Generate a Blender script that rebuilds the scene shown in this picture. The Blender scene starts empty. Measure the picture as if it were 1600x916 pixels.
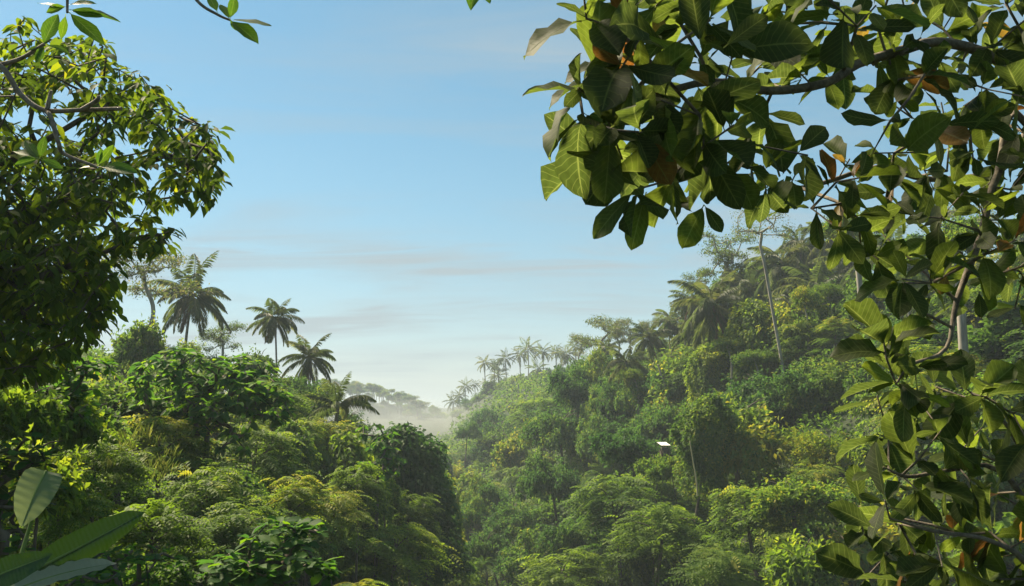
import bpy, math, random
import numpy as np
from mathutils import Vector, Matrix, Quaternion

# ------------------------------------------------------------------ camera, sky, sun
SC = bpy.context.scene
COL = SC.collection
FPX = 1400.0                                  # focal length in photo pixels (1600 wide)
PITCH = math.atan((640 - 458) / FPX)          # horizon sits at row 640
cam_d = bpy.data.cameras.new('camera'); cam = bpy.data.objects.new('camera', cam_d); COL.objects.link(cam)
cam_d.sensor_width = 36; cam_d.lens = 36 * FPX / 1600; cam_d.clip_start = 0.05; cam_d.clip_end = 20000
cam.location = (0, 0, 0); cam.rotation_euler = (math.pi / 2 + PITCH, 0, 0)
SC.camera = cam

SUN_AZ, SUN_EL = math.radians(-50), math.radians(48)
world = bpy.data.worlds.new('World'); SC.world = world; world.use_nodes = True
nt = world.node_tree; N = nt.nodes; Lk = nt.links
for n in list(N): N.remove(n)
def wn(t, **k):
    n = N.new(t)
    for a, b in k.items(): setattr(n, a, b)
    return n
sky = wn('ShaderNodeTexSky', sky_type='NISHITA', sun_disc=False, sun_elevation=SUN_EL, sun_rotation=SUN_AZ,
         altitude=300, air_density=1.0, dust_density=.4, ozone_density=2.5)
bg = wn('ShaderNodeBackground'); bg.inputs[1].default_value = 0.05
out = wn('ShaderNodeOutputWorld')
tc = wn('ShaderNodeTexCoord')
sep = wn('ShaderNodeSeparateXYZ'); Lk.new(tc.outputs['Generated'], sep.inputs[0])
# thin cloud sheets: project the view direction on a high plane so the streaks lie flat
zz = wn('ShaderNodeMath', operation='MAXIMUM'); Lk.new(sep.outputs[2], zz.inputs[0]); zz.inputs[1].default_value = 0.0
zz2 = wn('ShaderNodeMath', operation='ADD'); Lk.new(zz.outputs[0], zz2.inputs[0]); zz2.inputs[1].default_value = 0.12
dx = wn('ShaderNodeMath', operation='DIVIDE'); Lk.new(sep.outputs[0], dx.inputs[0]); Lk.new(zz2.outputs[0], dx.inputs[1])
dy = wn('ShaderNodeMath', operation='DIVIDE'); Lk.new(sep.outputs[1], dy.inputs[0]); Lk.new(zz2.outputs[0], dy.inputs[1])
cmb = wn('ShaderNodeCombineXYZ'); Lk.new(dx.outputs[0], cmb.inputs[0]); Lk.new(dy.outputs[0], cmb.inputs[1])
mp = wn('ShaderNodeMapping'); mp.inputs['Rotation'].default_value = (0, 0, math.radians(-28)); mp.inputs['Scale'].default_value = (0.42, 1.0, 1)
mp.inputs['Location'].default_value = (3.1, 1.7, 0)
Lk.new(cmb.outputs[0], mp.inputs[0])
nz = wn('ShaderNodeTexNoise'); nz.inputs['Scale'].default_value = 1.15; nz.inputs['Detail'].default_value = 7; nz.inputs['Roughness'].default_value = .52
nz.inputs['Distortion'].default_value = .5
Lk.new(mp.outputs[0], nz.inputs['Vector'])
rp = wn('ShaderNodeValToRGB'); rp.color_ramp.elements[0].position = .45; rp.color_ramp.elements[1].position = .66
rp.color_ramp.elements[0].color = (0, 0, 0, 1); rp.color_ramp.elements[1].color = (.75, .75, .75, 1)
Lk.new(nz.outputs['Fac'], rp.inputs[0])
veil = wn('ShaderNodeMath', operation='MULTIPLY_ADD'); nz2 = wn('ShaderNodeTexNoise'); nz2.inputs['Scale'].default_value = 3.4; nz2.inputs['Detail'].default_value = 9; nz2.inputs['Roughness'].default_value = .62; nz2.inputs['Distortion'].default_value = 1.2
mp2 = wn('ShaderNodeMapping'); mp2.inputs['Rotation'].default_value = (0, 0, math.radians(-52)); mp2.inputs['Scale'].default_value = (.22, 1.0, 1); Lk.new(cmb.outputs[0], mp2.inputs[0]); Lk.new(mp2.outputs[0], nz2.inputs['Vector'])
rp2 = wn('ShaderNodeMapRange'); rp2.inputs[1].default_value = .36; rp2.inputs[2].default_value = .62; rp2.inputs[3].default_value = .1; rp2.inputs[4].default_value = 1.15; Lk.new(nz2.outputs['Fac'], rp2.inputs[0])
wsp = wn('ShaderNodeMath', operation='MULTIPLY'); Lk.new(rp.outputs[0], wsp.inputs[0]); Lk.new(rp2.outputs[0], wsp.inputs[1])
Lk.new(wsp.outputs[0], veil.inputs[0]); veil.inputs[1].default_value = .9; veil.inputs[2].default_value = .12
inv = wn('ShaderNodeMath', operation='SUBTRACT'); inv.inputs[0].default_value = 1.0; Lk.new(zz.outputs[0], inv.inputs[1])
pw = wn('ShaderNodeMath', operation='POWER'); Lk.new(inv.outputs[0], pw.inputs[0]); pw.inputs[1].default_value = 5.0     # thin cloud stacks up towards the horizon
vsum = wn('ShaderNodeMath', operation='MULTIPLY_ADD'); Lk.new(pw.outputs[0], vsum.inputs[0]); vsum.inputs[1].default_value = .6; Lk.new(veil.outputs[0], vsum.inputs[2]); vsum.use_clamp = True
mixc = wn('ShaderNodeMix', data_type='RGBA'); Lk.new(vsum.outputs[0], mixc.inputs['Factor'])
hsv = wn('ShaderNodeHueSaturation'); hsv.inputs['Saturation'].default_value = 1.25; hsv.inputs['Hue'].default_value = .472; Lk.new(sky.outputs[0], hsv.inputs['Color']); Lk.new(hsv.outputs[0], mixc.inputs[6]); mixc.inputs[7].default_value = (3.25, 4.05, 4.5, 1)
Lk.new(mixc.outputs[2], bg.inputs[0]); Lk.new(bg.outputs[0], out.inputs[0])

sund = bpy.data.lights.new('sun', 'SUN'); sund.energy = 4.6; sund.angle = math.radians(12); sund.color = (1.0, .85, .60)
suno = bpy.data.objects.new('sun', sund); COL.objects.link(suno)
S = Vector((math.sin(SUN_AZ) * math.cos(SUN_EL), math.cos(SUN_AZ) * math.cos(SUN_EL), math.sin(SUN_EL)))
suno.rotation_euler = S.to_track_quat('Z', 'Y').to_euler(); suno.location = S * 200

vs = SC.view_settings; vs.view_transform = 'Standard'; vs.look = 'None'; vs.gamma = 1; vs.exposure = 1.42
vs.use_curve_mapping = False
cy = SC.cycles
cy.max_bounces = 7; cy.diffuse_bounces = 4; cy.glossy_bounces = 2; cy.transmission_bounces = 4; cy.volume_bounces = 1
cy.transparent_max_bounces = 8; cy.use_denoising = True; cy.sample_clamp_indirect = 4
cy.caustics_reflective = False; cy.caustics_refractive = False

# ------------------------------------------------------------------ helpers
RNG = np.random.default_rng(7)
random.seed(7)
_F = np.array([0, math.cos(PITCH), math.sin(PITCH)]); _U = np.array([0, -math.sin(PITCH), math.cos(PITCH)])
def P(px, py, Y):
    d = _F + np.array([(px - 800) / FPX, 0, 0]) + _U * ((458 - py) / FPX)
    return d * (Y / d[1])
def to_px(p):
    p = np.asarray(p, float); f = p @ _F
    return 800 + FPX * p[..., 0] / f, 458 - FPX * (p @ _U) / f
def nrm(a):
    a = np.asarray(a, float)
    return a / np.maximum(np.linalg.norm(a, axis=-1, keepdims=True), 1e-9)

class MB:
    """collects numpy triangles / quads and links them as one mesh"""
    def __init__(s): s.v = []; s.f = []; s.n = 0; s.val = []; s.uv = []; s.m = []
    def add(s, v, f, val=0.0, uv=None, mat=0):
        v = np.asarray(v, float).reshape(-1, 3); f = np.asarray(f, int)
        s.v.append(v); s.f.append(f + s.n); s.n += len(v)
        vv = np.asarray(val, float); s.val.append(np.broadcast_to(vv, (len(f),)) if vv.ndim == 0 else vv)
        s.uv.append(np.zeros((len(v), 2)) if uv is None else np.asarray(uv, float)); s.m.append(np.full(len(f), mat, int))
    def mesh(s, name, mats, smooth=True, uv=False):
        me = bpy.data.meshes.new(name)
        V = np.concatenate(s.v); me.vertices.add(len(V)); me.vertices.foreach_set('co', V.ravel().astype('f4'))
        tot = np.concatenate([np.full(len(f), f.shape[1], 'i4') for f in s.f])
        idx = np.concatenate([f.ravel() for f in s.f]).astype('i4')
        me.loops.add(len(idx)); me.loops.foreach_set('vertex_index', idx)
        me.polygons.add(len(tot)); st = np.concatenate([[0], np.cumsum(tot)[:-1]]).astype('i4')
        me.polygons.foreach_set('loop_start', st); me.polygons.foreach_set('loop_total', tot)
        if smooth: me.polygons.foreach_set('use_smooth', np.ones(len(tot), bool))
        me.polygons.foreach_set('material_index', np.concatenate(s.m).astype('i4'))
        at = me.attributes.new('v', 'FLOAT', 'FACE'); at.data.foreach_set('value', np.concatenate(s.val).astype('f4'))
        if uv:
            ul = me.uv_layers.new(name='UVMap'); ul.data.foreach_set('uv', np.concatenate(s.uv)[idx].ravel().astype('f4'))
        for m in (mats if isinstance(mats, (list, tuple)) else [mats]): me.materials.append(m)
        me.update(calc_edges=True); me.validate()
        return me

def link(name, me, parent=None, loc=None, rot=None, sc=None):
    o = bpy.data.objects.new(name, me); COL.objects.link(o)
    if parent is not None: o.parent = parent
    if loc is not None: o.location = [float(a) for a in loc]
    if rot is not None: o.rotation_euler = rot
    if sc is not None: o.scale = (sc, sc, sc) if np.isscalar(sc) else [float(a) for a in sc]
    return o
def tag(o, label, cat, group=None):
    o['label'] = label; o['category'] = cat
    if group: o['group'] = group
    return o
def thing(name, label, cat, loc=(0, 0, 0), rotz=0, sc=1, group=None):
    o = link(name, None, None, loc, (0, 0, rotz), sc); o.empty_display_size = .2
    return tag(o, label, cat, group)
def struct(o): o['kind'] = 'structure'; return o
def stuff(o): o['kind'] = 'stuff'; return o

def tube(mb, pts, rad, sides=6, val=0.5, mat=0):
    pts = np.asarray(pts, float); n = len(pts); rad = np.broadcast_to(np.asarray(rad, float), (n,))
    t = nrm(np.gradient(pts, axis=0)); ref = np.array([0.31, .77, .2]) if abs(t[0][2]) > .8 else np.array([0.05, .1, 1.0])
    a = nrm(np.cross(t, ref)); b = np.cross(t, a)
    an = np.arange(sides) * 2 * np.pi / sides
    ring = pts[:, None] + rad[:, None, None] * (a[:, None] * np.cos(an)[None, :, None] + b[:, None] * np.sin(an)[None, :, None])
    i = np.arange(n - 1)[:, None] * sides; j = np.arange(sides)[None]; k = (j + 1) % sides
    f = np.stack([i + j, i + k, i + sides + k, i + sides + j], -1).reshape(-1, 4)
    mb.add(ring.reshape(-1, 3), f, val, mat=mat)
    mb.add(np.vstack([ring[-1], pts[-1] + t[-1] * rad[-1] * .6]), np.stack([np.arange(sides), (np.arange(sides) + 1) % sides, np.full(sides, sides)], -1), val, mat=mat)
def bez(pts, n):
    """smooth curve through points (Catmull-Rom)"""
    p = np.asarray(pts, float); p = np.vstack([2 * p[0] - p[1], p, 2 * p[-1] - p[-2]])
    o = []
    for i in range(1, len(p) - 2):
        for t in np.linspace(0, 1, n, endpoint=False):
            o.append(.5 * ((2 * p[i]) + (-p[i - 1] + p[i + 1]) * t + (2 * p[i - 1] - 5 * p[i] + 4 * p[i + 1] - p[i + 2]) * t * t + (-p[i - 1] + 3 * p[i] - 3 * p[i + 1] + p[i + 2]) * t ** 3))
    o.append(p[-2]); return np.array(o)

UP = np.array([0, 0, 1.0])
def leaf_frames(d, rng, tilt=.35, up=UP):
    d = nrm(d); n = up - (d @ up)[:, None] * d if up.ndim == 1 else up
    n = nrm(n + rng.normal(0, tilt, d.shape) + 1e-4); n = nrm(n - (n * d).sum(1, keepdims=True) * d)
    return d, n, np.cross(d, n)
def leaves4(mb, base, d, L, W, rng, tilt=.35, fold=.18, sag=.15, val=None):
    """cheap folded leaf: two triangles"""
    m = len(base); d, n, s = leaf_frames(d, rng, tilt)
    L = np.broadcast_to(L, (m,))[:, None]; W = np.broadcast_to(W, (m,))[:, None]
    mid = base + d * L * .48
    tip = base + d * L - UP * L * sag
    v = np.stack([base, mid + s * W / 2 + n * W * fold, tip, mid - s * W / 2 + n * W * fold], 1)
    i = np.arange(m)[:, None] * 4
    f = np.concatenate([i + np.array([[0, 1, 2]]), i + np.array([[0, 2, 3]])], 1).reshape(-1, 3)
    val = rng.random(m) if val is None else val
    mb.add(v.reshape(-1, 3), f, np.repeat(val, 2))
def leaves8(mb, base, d, L, W, rng, tilt=.3, fold=.15, sag=.2, val=None):
    """leaf with midrib: eight vertices"""
    m = len(base); d, n, s = leaf_frames(d, rng, tilt)
    L = np.broadcast_to(L, (m,))[:, None]; W = np.broadcast_to(W, (m,))[:, None]
    row = []
    for t, w in ((.3, .82), (.68, .86)):
        c = base + d * L * t - UP * L * sag * t * t
        row += [c + s * W * w / 2 + n * W * fold, c, c - s * W * w / 2 + n * W * fold]
    v = np.stack([base] + row + [base + d * L - UP * L * sag], 1)
    i = np.arange(m)[:, None]
    t3 = np.array([[0, 1, 2], [0, 2, 3], [4, 7, 5], [5, 7, 6]]); q4 = np.array([[1, 4, 5, 2], [2, 5, 6, 3]])
    val = rng.random(m) if val is None else val
    vv = v.reshape(-1, 3)
    f3 = (i[:, :, None] * 8 + t3[None]).reshape(-1, 3); f4 = (i[:, :, None] * 8 + q4[None]).reshape(-1, 4)
    k = mb.n
    mb.add(vv, f3, np.repeat(val, 4))
    mb.f.append(f4 + k); mb.val.append(np.repeat(val, 2)); mb.m.append(np.zeros(len(f4), int))
def rand_dirs(n, rng): return nrm(rng.normal(0, 1, (n, 3)))
def sprays(mb, c, outd, k, L, W, rng, spread=.9, droop=.35, kind=4, jit=.12, valc=None):
    """k leaves round each twig end"""
    n = len(c); C = np.repeat(c, k, 0); O = np.repeat(nrm(outd), k, 0)
    d = nrm(O * .55 + rand_dirs(n * k, rng) * spread - UP * droop)
    base = C + rng.normal(0, jit, C.shape)
    l = L * rng.uniform(.65, 1.2, n * k); w = W * rng.uniform(.75, 1.2, n * k)
    val = None
    if valc is not None: val = np.clip(np.repeat(valc, k) + rng.normal(0, .13, n * k), 0, 1)
    (leaves4 if kind == 4 else leaves8)(mb, base, d, l, w, rng, val=val)
def pinnate(mb, base, d, L, rng, pairs=9, lw=.05, ll=.16, curve=.5, val=None, twist=.25):
    """feather leaves: m rachises with leaflet pairs, arching down"""
    m = len(base); d = nrm(d); n0 = UP - (d @ UP)[:, None] * d; n0 = nrm(n0 + rng.normal(0, twist, d.shape)); s = nrm(np.cross(d, n0))
    L = np.broadcast_to(L, (m,))[:, None]
    val = rng.random(m) if val is None else val
    for t in np.linspace(.12, 1, pairs):
        c = base + d * L * t - UP * L * curve * t * t
        fw = nrm(d - UP * 2 * curve * t)
        k = math.sin(math.pi * min(1, .15 + .85 * t) ** .8) * .8 + .25
        for sg in (-1, 1):
            dd = nrm(s * sg + fw * .55 - UP * .25)
            leaves4(mb, c, dd, ll * L[:, 0] * k, lw * L[:, 0], rng, tilt=.15, fold=.05, sag=.1, val=val)

# ------------------------------------------------------------------ materials
def nodes(name):
    m = bpy.data.materials.new(name); m.use_nodes = True
    t = m.node_tree
    for n in list(t.nodes): t.nodes.remove(n)
    return m, t, t.nodes, t.links
def leafmat(name, stops, trans=(.30, .42, .04), tf=.46, rough=.6, spec=.18, objvar=.6, veins=False, tm=1.0):
    m, t, n, l = nodes(name)
    at = n.new('ShaderNodeAttribute'); at.attribute_name = 'v'
    oi = n.new('ShaderNodeObjectInfo')
    ad = n.new('ShaderNodeMath'); ad.operation = 'MULTIPLY_ADD'; l.new(oi.outputs['Random'], ad.inputs[0]); ad.inputs[1].default_value = objvar; l.new(at.outputs['Fac'], ad.inputs[2])
    sb = n.new('ShaderNodeMath'); sb.operation = 'SUBTRACT'; l.new(ad.outputs[0], sb.inputs[0]); sb.inputs[1].default_value = objvar * .5; sb.use_clamp = True
    r = n.new('ShaderNodeValToRGB'); e = r.color_ramp.elements
    while len(e) < len(stops): e.new(.5)
    for q, (p, c) in zip(e, stops): q.position = p; q.color = (*c, 1)
    l.new(sb.outputs[0], r.inputs[0])
    col = r.outputs[0]
    p = n.new('ShaderNodeBsdfPrincipled'); p.inputs['Roughness'].default_value = rough; p.inputs['Specular IOR Level'].default_value = spec
    if veins:
        uv = n.new('ShaderNodeUVMap'); sx = n.new('ShaderNodeSeparateXYZ'); l.new(uv.outputs[0], sx.inputs[0])
        def M(op, a, b=None, c=None):
            q = n.new('ShaderNodeMath'); q.operation = op
            for i, z in enumerate((a, b, c)):
                if z is None: continue
                if isinstance(z, (int, float)): q.inputs[i].default_value = z
                else: l.new(z, q.inputs[i])
            return q.outputs[0]
        au = M('ABSOLUTE', M('SUBTRACT', sx.outputs[0], .5))
        ph = M('FRACT', M('MULTIPLY', M('SUBTRACT', sx.outputs[1], M('MULTIPLY', au, .42)), 10.0))
        lat = M('SUBTRACT', 1.0, M('MULTIPLY', M('ABSOLUTE', M('SUBTRACT', ph, .5)), 9.0)); lat = M('MAXIMUM', lat, 0.0)
        rib = M('MAXIMUM', M('SUBTRACT', 1.0, M('MULTIPLY', au, 30.0)), 0.0)
        ve = M('MAXIMUM', M('MULTIPLY', lat, .45), rib)
        nzz = n.new('ShaderNodeTexNoise'); nzz.inputs['Scale'].default_value = 7; nzz.inputs['Detail'].default_value = 5
        l.new(uv.outputs[0], nzz.inputs['Vector'])
        blot = n.new('ShaderNodeMapRange'); l.new(nzz.outputs['Fac'], blot.inputs[0]); blot.inputs[1].default_value = .35; blot.inputs[2].default_value = .75; blot.inputs[3].default_value = .75; blot.inputs[4].default_value = 1.2
        mul = n.new('ShaderNodeMix'); mul.data_type = 'RGBA'; mul.blend_type = 'MULTIPLY'; mul.inputs[0].default_value = 1
        l.new(col, mul.inputs[6]); l.new(blot.outputs[0], mul.inputs[7])
        mv = n.new('ShaderNodeMix'); mv.data_type = 'RGBA'; l.new(M('MULTIPLY', ve, .42), mv.inputs[0]); l.new(mul.outputs[2], mv.inputs[6]); mv.inputs[7].default_value = (.22, .26, .08, 1)
        col = mv.outputs[2]
        bp = n.new('ShaderNodeBump'); bp.inputs['Strength'].default_value = .3; bp.inputs['Distance'].default_value = .004
        pil = M('SUBTRACT', M('MULTIPLY', nzz.outputs['Fac'], .6), ve); l.new(pil, bp.inputs['Height']); l.new(bp.outputs[0], p.inputs['Normal'])
    l.new(col, p.inputs['Base Color'])
    tr = n.new('ShaderNodeBsdfTranslucent')
    mx = n.new('ShaderNodeMix'); mx.data_type = 'RGBA'; mx.blend_type = 'MULTIPLY'; mx.inputs[0].default_value = 1
    hs = n.new('ShaderNodeHueSaturation'); hs.inputs['Hue'].default_value = .49; hs.inputs['Saturation'].default_value = 1.08; hs.inputs['Value'].default_value = 2.5 * tm
    l.new(col, hs.inputs['Color']); l.new(hs.outputs[0], tr.inputs[0])
    ms = n.new('ShaderNodeMixShader'); ms.inputs[0].default_value = tf; l.new(p.outputs[0], ms.inputs[1]); l.new(tr.outputs[0], ms.inputs[2])
    o = n.new('ShaderNodeOutputMaterial'); l.new(ms.outputs[0], o.inputs[0])
    return m
def barkmat(name, c1, c2, scale=8, stretch=(1, 1, .25), bump=.5, c3=None):
    m, t, n, l = nodes(name)
    tcn = n.new('ShaderNodeTexCoord'); mpn = n.new('ShaderNodeMapping'); mpn.inputs['Scale'].default_value = stretch; l.new(tcn.outputs['Object'], mpn.inputs[0])
    nz = n.new('ShaderNodeTexNoise'); nz.inputs['Scale'].default_value = scale; nz.inputs['Detail'].default_value = 8; nz.inputs['Roughness'].default_value = .65; l.new(mpn.outputs[0], nz.inputs['Vector'])
    r = n.new('ShaderNodeValToRGB'); e = r.color_ramp.elements; e[0].position = .32; e[0].color = (*c1, 1); e[1].position = .7; e[1].color = (*c2, 1)
    if c3: q = e.new(.52); q.color = (*c3, 1)
    l.new(nz.outputs['Fac'], r.inputs[0])
    p = n.new('ShaderNodeBsdfPrincipled'); p.inputs['Roughness'].default_value = .85; l.new(r.outputs[0], p.inputs['Base Color'])
    b = n.new('ShaderNodeBump'); b.inputs['Strength'].default_value = bump; b.inputs['Distance'].default_value = .02; l.new(nz.outputs['Fac'], b.inputs['Height']); l.new(b.outputs[0], p.inputs['Normal'])
    o = n.new('ShaderNodeOutputMaterial'); l.new(p.outputs[0], o.inputs[0])
    return m
M_BROAD = leafmat('foliage_broad', [(0, (0.034, 0.076, 0.014)), (.5, (0.069, 0.128, 0.021)), (.85, (0.121, 0.175, 0.024)), (1, (0.207, 0.210, 0.030))])
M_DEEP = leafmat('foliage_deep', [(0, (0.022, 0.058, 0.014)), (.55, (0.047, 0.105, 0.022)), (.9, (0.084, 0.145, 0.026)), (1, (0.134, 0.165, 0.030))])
M_VINE = leafmat('foliage_vine', [(0, (0.044, 0.088, 0.014)), (.5, (0.088, 0.150, 0.020)), (.85, (0.143, 0.205, 0.024)), (1, (0.198, 0.240, 0.030))])
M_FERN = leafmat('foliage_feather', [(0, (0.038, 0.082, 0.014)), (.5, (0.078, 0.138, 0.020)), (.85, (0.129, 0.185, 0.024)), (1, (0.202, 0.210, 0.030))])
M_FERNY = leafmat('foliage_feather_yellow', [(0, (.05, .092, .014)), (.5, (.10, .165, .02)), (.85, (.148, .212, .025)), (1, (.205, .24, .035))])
M_AIRY = leafmat('foliage_airy', [(0, (.04, .07, .016)), (.6, (.075, .11, .024)), (1, (.13, .12, .04))])
M_PALM = leafmat('foliage_palm', [(0, (.032, .056, .016)), (.6, (.062, .088, .022)), (1, (.115, .12, .036))], rough=.5, spec=.3)
M_DEAD = leafmat('foliage_dry', [(0, (.09, .055, .028)), (1, (.2, .13, .06))], tf=.25, rough=.7, spec=.2, tm=.7)
M_LTREE = leafmat('foliage_left_tree', [(0, (0.042, 0.073, 0.011)), (.6, (0.088, 0.138, 0.017)), (.9, (0.142, 0.194, 0.020)), (1, (0.224, 0.219, 0.022))], rough=.65, spec=.1, tf=.45, objvar=.3)
M_BIG = leafmat('foliage_large_leaf', [(0, (.034, .052, .012)), (.4, (.062, .090, .016)), (.8, (.115, .16, .019)), (1, (.18, .24, .024))], rough=.58, spec=.2, tf=.58, veins=True, objvar=1.0)
M_ORNG = leafmat('foliage_orange_leaf', [(0, (.14, .07, .02)), (1, (.22, .17, .035))], rough=.4, tf=.4, veins=True)
M_TWIG = leafmat('foliage_twig_leaf', [(0, (0.044, 0.100, 0.012)), (1, (0.110, 0.190, 0.016))], rough=.5, spec=.3, tf=.48, veins=True, objvar=.8)
M_BAN = leafmat('foliage_banana', [(0, (.035, .095, .010)), (1, (.06, .15, .014))], rough=.38, tf=.42, veins=False)
M_PALE = leafmat('foliage_pale_underside', [(0, (.26, .32, .2)), (1, (.36, .38, .3))], rough=.42, tf=.2, tm=.4)
M_GRASS = leafmat('foliage_grass', [(0, (.06, .1, .02)), (.6, (.11, .15, .03)), (1, (.17, .18, .05))], rough=.6)
M_BARK = barkmat('bark_brown', (.035, .026, .018), (.15, .12, .085))
M_PALEBARK = barkmat('bark_pale', (.10, .09, .07), (.34, .31, .26), scale=3, stretch=(1, 1, .15), c3=(.3, .27, .22))
M_LIMB = barkmat('bark_limb', (.05, .04, .03), (.24, .2, .15), scale=22, stretch=(1, 1, 1), bump=.7)
M_TWIGB = barkmat('bark_plumeria', (.09, .065, .045), (.3, .24, .18), scale=26, stretch=(1, 1, 1), bump=.6)
M_PTRUNK = barkmat('bark_palm', (.07, .06, .045), (.24, .2, .15), scale=6, stretch=(.3, .3, 2.5), bump=.6)

# ------------------------------------------------------------------ terrain
_y = [-60, -20, 0, 20, 40, 60, 80, 100, 130, 200, 300, 500, 700, 1200, 4000]
_xv = [45, 33, 25, 14, 6, 0, -4, -7, -9.5, -15, -22, -38, -52, -90, -300]
_zf = [-36, -35, -34, -34, -33, -32, -30.5, -29, -27, -20, -13, -8, -5, -2, 0]
_wl = [0, 0, 0, 0, 0, 0, 0, 0, 3, 50, 75, 70, 22, 0, 0]           # the valley widens to the left behind the near spur
_zl = [-3, -3, -2, -1, 1, 3, 4, 4, 3, 2, 1, 1, 4, 3, 2]
_zr = [6, 6, 7, 8, 9, 9, 9, 9, 8, 7, 8, 9, 5, 3, 2]
def hash_noise(x, y, s, seed):
    x = x / s + seed * 17.3; y = y / s + seed * 5.1
    return (np.sin(x * 1.7 + 1.3 * np.sin(y * 1.1 + seed)) + np.sin(y * 2.1 + 1.7 * np.sin(x * 0.9 + 2 * seed)) + np.sin((x + y) * 1.37 + seed)) / 3
def ground(x, y):
    x = np.asarray(x, float); y = np.asarray(y, float)
    I = lambda t: np.interp(y, _y, t)
    xv, zf, wl, zl, zr = I(_xv), I(_zf), I(_wl), I(_zl), I(_zr)
    d = x - xv
    right = np.maximum(d - 1.5, 0); left = np.maximum(-d - 1.5 - wl, 0)
    def cap(h, top, k=4.0): return -np.log(np.exp(-np.clip(h, -80, 80) / k) + np.exp(-np.clip(top, -80, 80) / k)) * k
    hr = zf + right * 1.02; hl = zf + left * 1.15
    h = np.where(d > 0, cap(hr, zr + .10 * np.clip(right - 40, 0, 200)), cap(hl, zl + .06 * np.clip(left - 30, 0, 200)))
    r = np.hypot(x, y)
    ter = -1.75 - .46 * np.maximum(r - 2.2, 0)
    h = h + 1.2 * hash_noise(x, y, 9, 1) * np.clip((r - 15) / 20, 0, 1) + .5 * hash_noise(x, y, 3.2, 2) * np.clip((r - 8) / 20, 0, 1)
    h = np.where(r < 60, np.maximum(h, ter), h)
    return h
def gz(x, y): return float(ground(x, y))

m, t, n, l = nodes('soil')
tcn = n.new('ShaderNodeTexCoord'); nz = n.new('ShaderNodeTexNoise'); nz.inputs['Scale'].default_value = .35; nz.inputs['Detail'].default_value = 10; nz.inputs['Roughness'].default_value = .7
l.new(tcn.outputs['Object'], nz.inputs['Vector'])
r = n.new('ShaderNodeValToRGB'); e = r.color_ramp.elements; e[0].position = .35; e[0].color = (.022, .024, .012, 1); e[1].position = .65; e[1].color = (.032, .06, .016, 1)
l.new(nz.outputs['Fac'], r.inputs[0]); p = n.new('ShaderNodeBsdfPrincipled'); p.inputs['Roughness'].default_value = .95; l.new(r.outputs[0], p.inputs['Base Color'])
b = n.new('ShaderNodeBump'); b.inputs['Strength'].default_value = 1; b.inputs['Distance'].default_value = .6; l.new(nz.outputs['Fac'], b.inputs['Height']); l.new(b.outputs[0], p.inputs['Normal'])
o = n.new('ShaderNodeOutputMaterial'); l.new(p.outputs[0], o.inputs[0]); M_SOIL = m
gx = np.unique(np.concatenate([np.linspace(-60, 60, 101), np.linspace(60, 400, 60), -np.linspace(60, 400, 60), np.geomspace(400, 5000, 14), -np.geomspace(400, 5000, 14)]))
gy = np.unique(np.concatenate([np.linspace(-60, 200, 161), np.linspace(200, 900, 90), np.geomspace(900, 6000, 16), [-300, -1000]]))
GX, GY = np.meshgrid(gx, gy); GZ = ground(GX, GY)
mb = MB(); nx, ny = len(gx), len(gy)
i = (np.arange(ny - 1)[:, None] * nx + np.arange(nx - 1)[None]).reshape(-1)
mb.add(np.stack([GX, GY, GZ], -1).reshape(-1, 3), np.stack([i, i + 1, i + nx + 1, i + nx], -1))
struct(link('valley_ground', mb.mesh('valley_ground', M_SOIL)))

# ------------------------------------------------------------------ crown meshes shared by the copies
def lobes_crown(seed, R, flat=.7, nl=14, clusters=1300, k=8, L=.38, W=.19, mat=M_BROAD, droop=.45, sub=(.17, .46)):
    g = np.random.default_rng(seed); mb = MB()
    c = rand_dirs(nl, g); c[:, 2] = np.abs(c[:, 2]) * .95 - .12; c = c * np.array([R, R, R * flat]) * g.uniform(.42, 1.02, (nl, 1))
    c = np.vstack([c, [[0, 0, .1 * R]]]); rr = np.append(R * g.uniform(*sub, nl), R * .5)
    lob = g.choice(len(c), clusters * 2,  p=rr ** 2 / np.sum(rr ** 2))
    d = rand_dirs(clusters * 2, g); d[:, 2] = np.where(d[:, 2] < -.35, -d[:, 2], d[:, 2])
    rad = rr[lob] * (g.uniform(.62, 1.08, clusters * 2)) * (1 + .2 * np.sin(d[:, 0] * 7 + d[:, 1] * 5 + lob))
    p = c[lob] + d * rad[:, None] * np.array([1, 1, .85])
    ins = np.zeros(len(p))
    for cc, r_ in zip(c, rr): ins += (np.linalg.norm((p - cc) / np.array([1, 1, .85]), axis=1) < r_ * .68)
    keep = (ins < .5) | (g.random(len(p)) < .12)
    p, d, lob = p[keep][:clusters], d[keep][:clusters], lob[keep][:clusters]
    hole = np.sin(p[:, 0] * 2.3 + seed) * np.sin(p[:, 1] * 2.1 + 2 * seed) * np.sin(p[:, 2] * 2.6) * (1.0 if R > 2.5 else .4)
    kp = hole < .28; p, d, lob = p[kp], d[kp], lob[kp]
    sh = g.random(len(p)) < .10                                    # loose shoots standing out of the crown
    p[sh] += nrm(d[sh] + UP * g.uniform(-.6, .9, (sh.sum(), 1))) * (R * g.uniform(.08, .34, (sh.sum(), 1)))
    vl = g.uniform(.2, .75, len(c))
    sprays(mb, p, d, k, L, W, g, droop=droop, jit=L * .4, valc=np.clip(vl[lob] + g.normal(0, .12, len(p)), 0, 1))
    return mb.mesh('crown', mat)
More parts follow.
